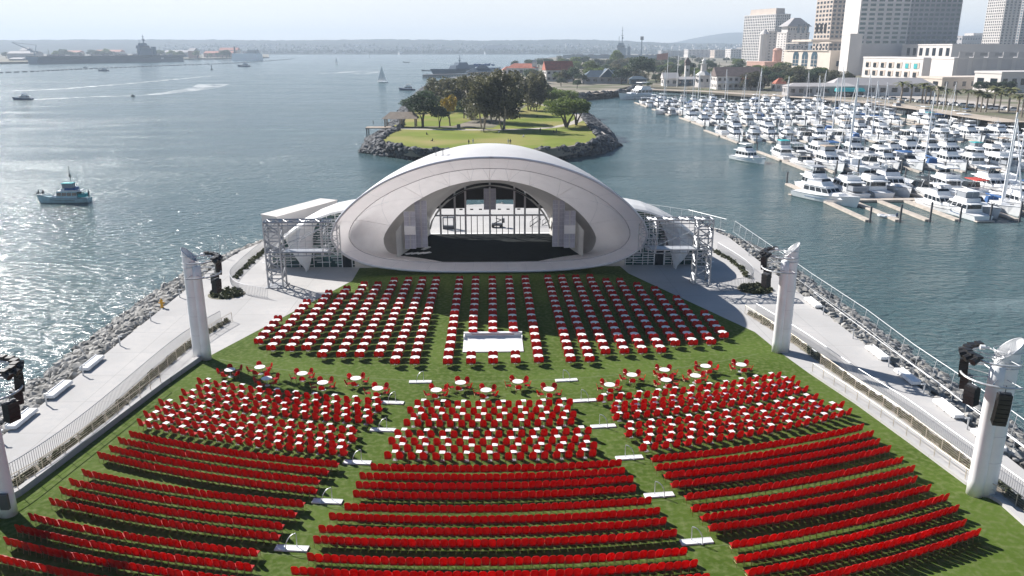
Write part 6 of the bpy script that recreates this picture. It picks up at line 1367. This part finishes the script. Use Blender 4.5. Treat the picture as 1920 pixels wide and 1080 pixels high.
# ================================================================== CITY TOWERS
def tower_block(name, label, corner_px, py, Y, wl, wr, H, rz, wallm, cols_l, cols_r, floors, glass='glassd', zb=0, cat='building', wfrac=(.5, .5), z0w=6, sides=('l', 'r'), roof=True, lpx=None, rpx=None, tpy=None, cap=100):
    """box whose near corner stands at corner_px; wl/wr are the widths of the left and right faces"""
    c = atY(corner_px, py, Y)
    def fit(dx, dy, px_):
        lo_, hi_ = 2, 400
        for _ in range(40):
            m_ = (lo_ + hi_) / 2
            if abs(proj((c.x + dx * m_, c.y + dy * m_, c.z))[0] - corner_px) < abs(px_ - corner_px): lo_ = m_
            else: hi_ = m_
        return lo_
    if lpx: wl = fit(-math.sin(rz), math.cos(rz), lpx)
    if rpx: wr = fit(math.cos(rz), math.sin(rz), rpx)
    if tpy is not None: H = atY(corner_px, tpy, Y).z - zb
    t = thing(name, label, cat, (c.x, c.y, zb), rz); build(MB().prism([(0, 0), (wr, 0), (wr, wl), (0, wl)], 0, H), 'wall', M[wallm], t)
    build(MB().prism([(-.4, -.4), (wr + .4, -.4), (wr + .4, wl + .4), (-.4, wl + .4)], H, H + 1.4), 'roof_parapet', M[wallm], t)
    cnt_ = 0; rest = MB(); fh = (H - z0w) / floors; lst = []
    for f in range(floors):
        z = z0w + fh * (f + .5)
        if 'r' in sides:
            for i in range(cols_r): lst.append((0, (wr * (i + .5) / cols_r, -.06, z), (wr / cols_r * wfrac[0], .14, fh * wfrac[1])))
        if 'l' in sides:
            for i in range(cols_l): lst.append((1, (-.06, wl * (i + .5) / cols_l, z), (.14, wl / cols_l * wfrac[0], fh * wfrac[1])))
    def ysc(e): 
        q = Matrix.Rotation(rz, 3, 'Z') @ Vector(e[1]); return proj((c.x + q.x, c.y + q.y, zb + q.z))
    seen = [e for e in lst if ysc(e)[1] > -10 and ysc(e)[0] < 1935]
    seen.sort(key=lambda e: -(e[2][0] + e[2][1])); mesh_c = {}
    for e in seen[:cap]:
        kk = (e[0],) + tuple(round(v, 2) for v in e[2])
        if kk not in mesh_c: mesh_c[kk] = MB().box((0, 0, 0), e[2]).mesh('window', M[glass])
        obj('window', mesh_c[kk], t, e[1])
    for e in seen[cap:]: rest.box(e[1], e[2])
    if rest.f: tag(build(rest, 'windows', M[glass], t), kind='stuff')
    return (t, wr, wl, H)
HZ0 = 0
# main hotel slab: bright blind end wall on the left, window front toward the camera
tower_block('hotel_tower', 'tall grey hotel slab with green windows, the left one with a blind pale end wall', 1598, 145, 950, 44, 58, 170, .0, 'whitest', 1, 6, 27, 'glassg', lpx=1570, sides=('r',), wfrac=(.66, .52), z0w=34)
tower_block('hotel_tower', 'tall grey hotel slab with green windows, the broad right one', 1686, 145, 956, 44, 62, 170, .0, 'greyst', 1, 10, 27, 'glassg', sides=('r',), wfrac=(.66, .52), z0w=34)
t = thing('hotel_link', 'recessed plain wall joining the two hotel slabs', 'building', (atY(1672, 145, 953).x, 953, 0)); build(MB().box((5, 10, 85), (14, 14, 170)), 'wall', M['greyst'], t); build(MB().box((-14, 2.8, 18), (60, .3, 28)), 'lobby_glass', M['glassg'], t)
tower_block('hotel_podium_tower', 'blind pale stair block at the foot of the hotel end wall', 1585, 150, 925, 22, 14, 44, 0, 'whitest', 1, 1, 3, sides=(), roof=False)
tower_block('beige_tower', 'beige high rise behind the cream building, with paired dark windows', 1550, 120, 1150, 38, 30, 150, .2, 'beige', 5, 4, 23, 'glassd', lpx=1520, rpx=1584, wfrac=(.6, .55), z0w=20)
SH = tower_block('stepped_hotel', 'white hotel with small windows and a stepped outline', 1470, 120, 1300, 48, 42, 66, .25, 'whitest', 4, 4, 12, 'glassd', lpx=1448, rpx=1512, tpy=62, wfrac=(.3, .38), z0w=8)
t, wr, wl, H = SH; build(MB().frus(3, wr - 1, 3, wl * .6, H + 1.4, H + 10, 0, 0, 0), 'upper_storey', M['whitest'], t); build(MB().frus(-1, wr + 3, -1, wl * .6 + 4, H + 10, H + 23, wr * .42, wl * .25, wl * .25), 'roof', M['greyst'], t)
for i in range(8): build(MB().box((5 + (wr - 8) * i / 7, 2.9, H + 6), (2.2, .3, 3.5)), 'window', M['glassd'], t)
tower_block('stepped_hotel_wing', 'white hotel wing left of the stepped hotel, rounded corner turret', 1436, 120, 1290, 26, 24, 62, .3, 'whitest', 3, 2, 11, 'glassd', lpx=1430, rpx=1452, tpy=60, wfrac=(.3, .38), z0w=6)
t = thing('hotel_turret', 'white domed turret on the corner of the stepped hotel', 'turret', (atY(1430, 120, 1286).x, 1290, 0)); build(MB().cyl((0, 0, 0), 7, 50, 12).cyl((0, 0, 50), 8, 8, 12, 1), 'wall', M['whitest'], t)
OW = tower_block('office_tower', 'grey office tower with dense vertical window bands, leftmost high rise', 1447, 120, 1600, 92, 46, 108, .28, 'whitest', 18, 7, 17, 'glassd', lpx=1389, rpx=1474, tpy=27, wfrac=(.5, .7), z0w=5)
build(MB().frus(6, OW[1] - 6, 10, OW[2] - 10, OW[3] + 1.4, OW[3] + 12, 1, 1, 1), 'penthouse', M['beige'], OW[0])
tower_block('apartment_tower', 'slender white and grey apartment tower at the right edge', 1870, 100, 1300, 36, 30, 150, .2, 'whitest', 9, 4, 34, 'glassd', wfrac=(.45, .6), z0w=10)
tower_block('apartment_tower', 'second glassy apartment tower cut by the right picture edge', 1905, 100, 1330, 34, 60, 160, .05, 'greyst', 5, 9, 36, 'glassb', wfrac=(.62, .6), z0w=10)
# cream arcade building
t, wr, wl, H = tower_block('cream_arcade_building', 'cream building with three tall arched blue windows', 1552, 150, 985, 62, 24, 40, .2, 'cream', 1, 1, 1, lpx=1466, rpx=1578, tpy=97, sides=())
for i in range(3):
    y = wl * (.32 + .2 * i); mb = MB(); w2 = wl * .065; pts_ = [(-.12, y - w2, 8), (-.12, y + w2, 8)] + [(-.12, y + w2 * math.cos(a), 20 + w2 * math.sin(a)) for a in [math.pi * k / 8 for k in range(9)]]
    mb.add(pts_, [tuple(range(len(pts_)))]); wn = build(mb, 'arched_window', M['glassb'], t); build(MB().box((-.25, y, 14), (.2, .5, 14)).box((-.25, y, 16), (.2, w2 * 2, .35)).box((-.25, y, 11), (.2, w2 * 2, .35)), 'glazing_bars', M['cream'], wn)
for i in range(9): build(MB().box((-.1, wl * (.1 + .1 * i), 31), (.25, wl * .03, 3.4)), 'window', M['glassd'], t)
build(MB().box((12, -.1, 12), (6, .3, 6)), 'window', M['glassd'], t); build(MB().box((-.6, wl / 2, 27), (1.4, wl * .9, 1.2)).box((-.5, wl / 2, 36), (1.2, wl, 1)), 'cornice', M['cream'], t)
t, _, _, _ = tower_block('cream_upper_block', 'set back cream block with dark square openings above the arches', 1518, 110, 1010, 30, 46, 22, .2, 'cream', 1, 1, 1, zb=40, lpx=1482, rpx=1578, tpy=78, sides=())
for i in range(3): build(MB().box((-.1, wl * (.1 + .1 * i), H * .5), (.25, wl * .045, H * .4)), 'window', M['glassd'], t); build(MB().box((6 + i * 5.5, -.1, H * .5), (3.8, .25, H * .4)), 'window', M['black'], t)
t, _, _, _ = tower_block('pink_hall', 'low pink stucco hall left of the cream building', 1432, 140, 1090, 40, 46, 15, .2, 'pinkst', 8, 4, 1, lpx=1399, rpx=1466, tpy=118, wfrac=(.15, .3), z0w=3)
t = thing('pink_turret', 'round pink turret on the low pink hall', 'turret', (atY(1455, 130, 1110).x, 1110, 0)); build(MB().cyl((0, 0, 0), 6, 27, 12).cyl((0, 0, 27), 7, 3, 12, 4), 'wall', M['pinkst'], t)
# convention halls
t, wr, wl, H = tower_block('white_gallery_building', 'white two storey gallery block with deep square openings', 1722, 180, 770, 96, 60, 31, .12, 'whitest', 7, 1, 2, lpx=1612, rpx=1779, tpy=111, wfrac=(.5, .55), z0w=4, sides=())
for i in range(7):
    for k in range(2):
        y = wl * (.09 + .135 * i); z = H * (.3 + .4 * k); o = build(MB().box((-.1, y, z), (.5, wl * .085, H * .27)), 'opening', M['beige'], t); build(MB().box((-.4, y + wl * .012, z - .6), (.4, wl * .05, H * .22)), 'window', M['cteal' if (k == 1 and i < 2) else 'glassd'], o)
t, wr, wl, H = tower_block('upper_gallery_building', 'upper white gallery with tall openings behind the two storey gallery', 1776, 150, 850, 100, 110, 48, .12, 'whitest', 1, 1, 1, lpx=1684, rpx=1915, tpy=85, sides=())
for i in range(7): build(MB().box((-.1, wl * (.07 + .13 * i), H * .8), (.4, wl * .06, H * .24)), 'window', M['glassd'], t)
t, _, _, _ = tower_block('great_hall', 'long blank pinkish grey hall with shallow wall panels at right', 1778, 185, 690, 70, 190, 31, .05, 'whitest', 1, 1, 1, lpx=1737, tpy=111, sides=())
for i in range(8): build(MB().box((8 + i * 13, -.15, 17), (9, .3, 20)), 'wall_panel', M['panelst'], t); build(MB().box((12 + i * 13, -.35, 25), (6, .2, 2.4)), 'vent', M['greyst'], t)
t, _, _, _ = tower_block('low_plaza_building', 'low white building with dark band at the right edge', 1868, 200, 560, 24, 60, 13, .2, 'whitest', 2, 8, 1, wfrac=(.5, .4), z0w=2)
t, _, _, _ = tower_block('terrace_block', 'low cream terrace with steps in front of the great hall', 1760, 196, 600, 26, 70, 8, .2, 'cream', 2, 9, 1, wfrac=(.4, .5), z0w=1)
t, _, _, _ = tower_block('teal_block', 'small teal block between the hotel and apartment towers', 1792, 90, 1500, 20, 26, 34, 0, 'cteal', 1, 1, 1, sides=())
for i, (px, Y, w_, h) in enumerate([(1800, 2200, 60, 60), (1820, 2400, 40, 70), (1835, 2300, 50, 56), (1390, 2500, 70, 30), (1290, 2700, 110, 24), (1340, 2600, 90, 22), (1240, 2900, 120, 20), (1370, 2300, 60, 26)]):
    tower_block('distant_building', 'hazy distant city block, %s of the scattered ones counted from the right' % ordw(8 - i), px, 100, Y, 40, w_, h, .1, ('greyst', 'whitest', 'beige')[i % 3], 3, 8, 4, wfrac=(.5, .4))
# ------------------------------------------------------------ trees of the mainland
rnd = random.Random(55); n_ = 0
def place_tree(k, px, py, h, lab, ws=1.0, grp='trees of the waterfront village'):
    p = at(px, py, G); tree_at(k, p, hpx(p, h), lab, grp, rnd.randrange(4), ws)
named = [('dark', 1200, 152, 44, 1.5, 'great dark domed tree, largest crown behind the shops'), ('green', 1107, 150, 34, 1.2, 'yellow green round tree left of the blue pavilion'), ('dark', 1075, 156, 30, 1.1, 'dark tree right of the steep red roof'), ('dark', 1165, 158, 28, 1.6, 'wide dark tree right of the blue pavilion'), ('green', 1155, 128, 32, 1.0, 'pale green tree below the carrier bow'), ('dark', 1052, 162, 16, 1.4, 'dark bush in front of the steep red roof'), ('dark', 1082, 166, 16, 1.3, 'dark bush by the cove path'), ('dark', 966, 128, 14, 1.3, 'dark tree left of the red roofs'), ('green', 1345, 153, 24, 1.6, 'light green tree behind the lighthouse shaped house'), ('green', 1365, 148, 20, 1.8, 'broad green tree behind the village hall'), ('dark', 1432, 165, 32, 1.4, 'dark tree right of the village hall'), ('green', 1420, 155, 30, 1.4, 'green tree in front of the pink hall'), ('green', 1465, 150, 30, 1.6, 'green tree left of the cream building'), ('euc', 1490, 168, 36, 1.3, 'grey ragged tree before the cream building'), ('dark', 1532, 160, 32, 1.5, 'brownish spreading tree before the arches'), ('euc', 1556, 166, 24, 1.5, 'olive tree at the foot of the hotel end wall'), ('dark', 1312, 142, 16, 1.4, 'small dark tree behind the clock tower'), ('euc', 1243, 160, 18, 1.8, 'grey bushes around the white cottage'), ('green', 1215, 164, 10, 2, 'low green bush near the cottage'), ('dark', 1245, 146, 22, 1.6, 'dark tree behind the flagpole')]
for k, px, py, h, ws, lab in named: place_tree(k, px, py, h, lab, ws)
rows_ = [(1035, 1385, 134, 12, 36, 9, 'in the front belt behind the village'), (985, 1290, 126, 11, 34, 7, 'in the second belt behind the village'), (1010, 1395, 116, 6, 26, 4, 'in the farthest belt before the carrier'), (1130, 1420, 144, 12, 26, 10, 'just behind the waterfront shops')]
for x0, x1, y, h, nn, j, txt in rows_:
    for i in range(nn):
        px = x0 + (x1 - x0) * (i + rnd.uniform(.1, .9)) / nn; k = rnd.choice(('dark', 'dark', 'green', 'euc', 'conifer' if px > 1240 and y < 135 else 'dark')); place_tree(k, px, y + rnd.uniform(-3, 3), h + rnd.uniform(-2, j), '%s tree %s from left %s' % ({'dark': 'dark', 'green': 'green', 'euc': 'olive', 'conifer': 'narrow conifer'}[k], ordw(i + 1), txt), 1.75 if k != 'conifer' else .7, 'belts of trees on the mainland')
for i in range(18):
    k = rnd.choice(('green', 'dark', 'green', 'euc')); place_tree(k, 1396 + i * 11 + rnd.uniform(-4, 4), rnd.uniform(158, 170), rnd.uniform(22, 34), '%s tree %s from left before the cream and pink buildings' % ({'dark': 'dark', 'green': 'green', 'euc': 'olive'}[k], ordw(i + 1)), 1.5, 'trees before the hotels')
for i in range(24):
    k = rnd.choice(('green', 'dark', 'dark', 'euc')); place_tree(k, 990 + i * 17 + rnd.uniform(-5, 5), rnd.uniform(148, 158), rnd.uniform(14, 26), '%s tree %s from left among the village houses' % ({'dark': 'dark', 'green': 'green', 'euc': 'olive'}[k], ordw(i + 1)), 1.6, 'trees among the village houses')
PX = [(1688, 186, 36), (1706, 187, 33), (1728, 188, 36), (1734, 189, 32), (1742, 189, 30), (1757, 193, 34), (1772, 194, 30), (1790, 192, 26), (1812, 197, 32), (1830, 203, 36), (1838, 204, 32), (1848, 204, 30), (1862, 199, 38), (1872, 204, 34), (1890, 204, 40), (1906, 213, 38), (1915, 214, 36), (1480, 168, 30), (1474, 170, 26)]
for i, (px, py, h) in enumerate(PX): place_tree('palm', px, py + 6, h, 'palm tree on the marina front, %s in order along the shore' % ordw(i + 1), 2.1, 'palm trees along the marina')
for i, px in enumerate((1835, 1850, 1865, 1880, 1893)): place_tree('dark', px, 176, 20, 'dark bushy tree against the great hall, %s from left' % ordw(i + 1), 1.2, 'trees against the hall')
# parked cars on the marina road
def car_mb():
    t = thing('parked_car', 'car', 'car'); build(MB().frus(-.9, .9, -2.2, 2.2, .3, .95, .06, .1, .1), 'body', M['white'], t); build(MB().frus(-.78, .78, -1.5, 1.0, .95, 1.5, .15, .4, .6), 'cabin', M['glassd'], t)
    for x in (-.85, .85):
        for y in (-1.35, 1.35): build(MB().tube([(x - .1, y, .33), (x + .1, y, .33)], .33, 10), 'wheel', M['black'], t)
    return t
c0 = car_mb(); first = True
colw = ['white', 'dark grey', 'red']
for i in range(26):
    px = 1500 + i * 16 + rnd.uniform(-3, 3); py = 171.5 + (px - 1500) * .092; p = at(px, py, .43); 
    if first: c = c0; c.location = p; c['label'] = 'parked car on the marina road, first from the left'; c['group'] = 'cars parked behind the marina'; first = False; c.rotation_euler.z = R_(75)
    else: c = dup(c0, p, R_(75) + rnd.uniform(-.1, .1), 'parked car on the marina road, %s from the left' % ordw(i + 1), 'cars parked behind the marina')
    c.scale = (1.25, 1.25, 1.25)
# ================================================================== AIR
def haze(density):
    mb = MB().box((0, 5000, 120), (22000, 12400, 260)); o = build(mb, 'haze', []); m = bpy.data.materials.new('pale_haze'); m.use_nodes = True; n = m.node_tree; n.nodes.remove(n.nodes['Principled BSDF'])
    v = n.nodes.new('ShaderNodeVolumePrincipled'); v.inputs['Color'].default_value = (.72, .85, 1.0, 1); v.inputs['Density'].default_value = density; v.inputs['Anisotropy'].default_value = .12
    n.links.new(v.outputs[0], n.nodes['Material Output'].inputs['Volume']); o.data.materials.append(m); tag(o, 'thin pale blue haze over the bay', 'haze', kind='stuff'); return o
haze(.00015)
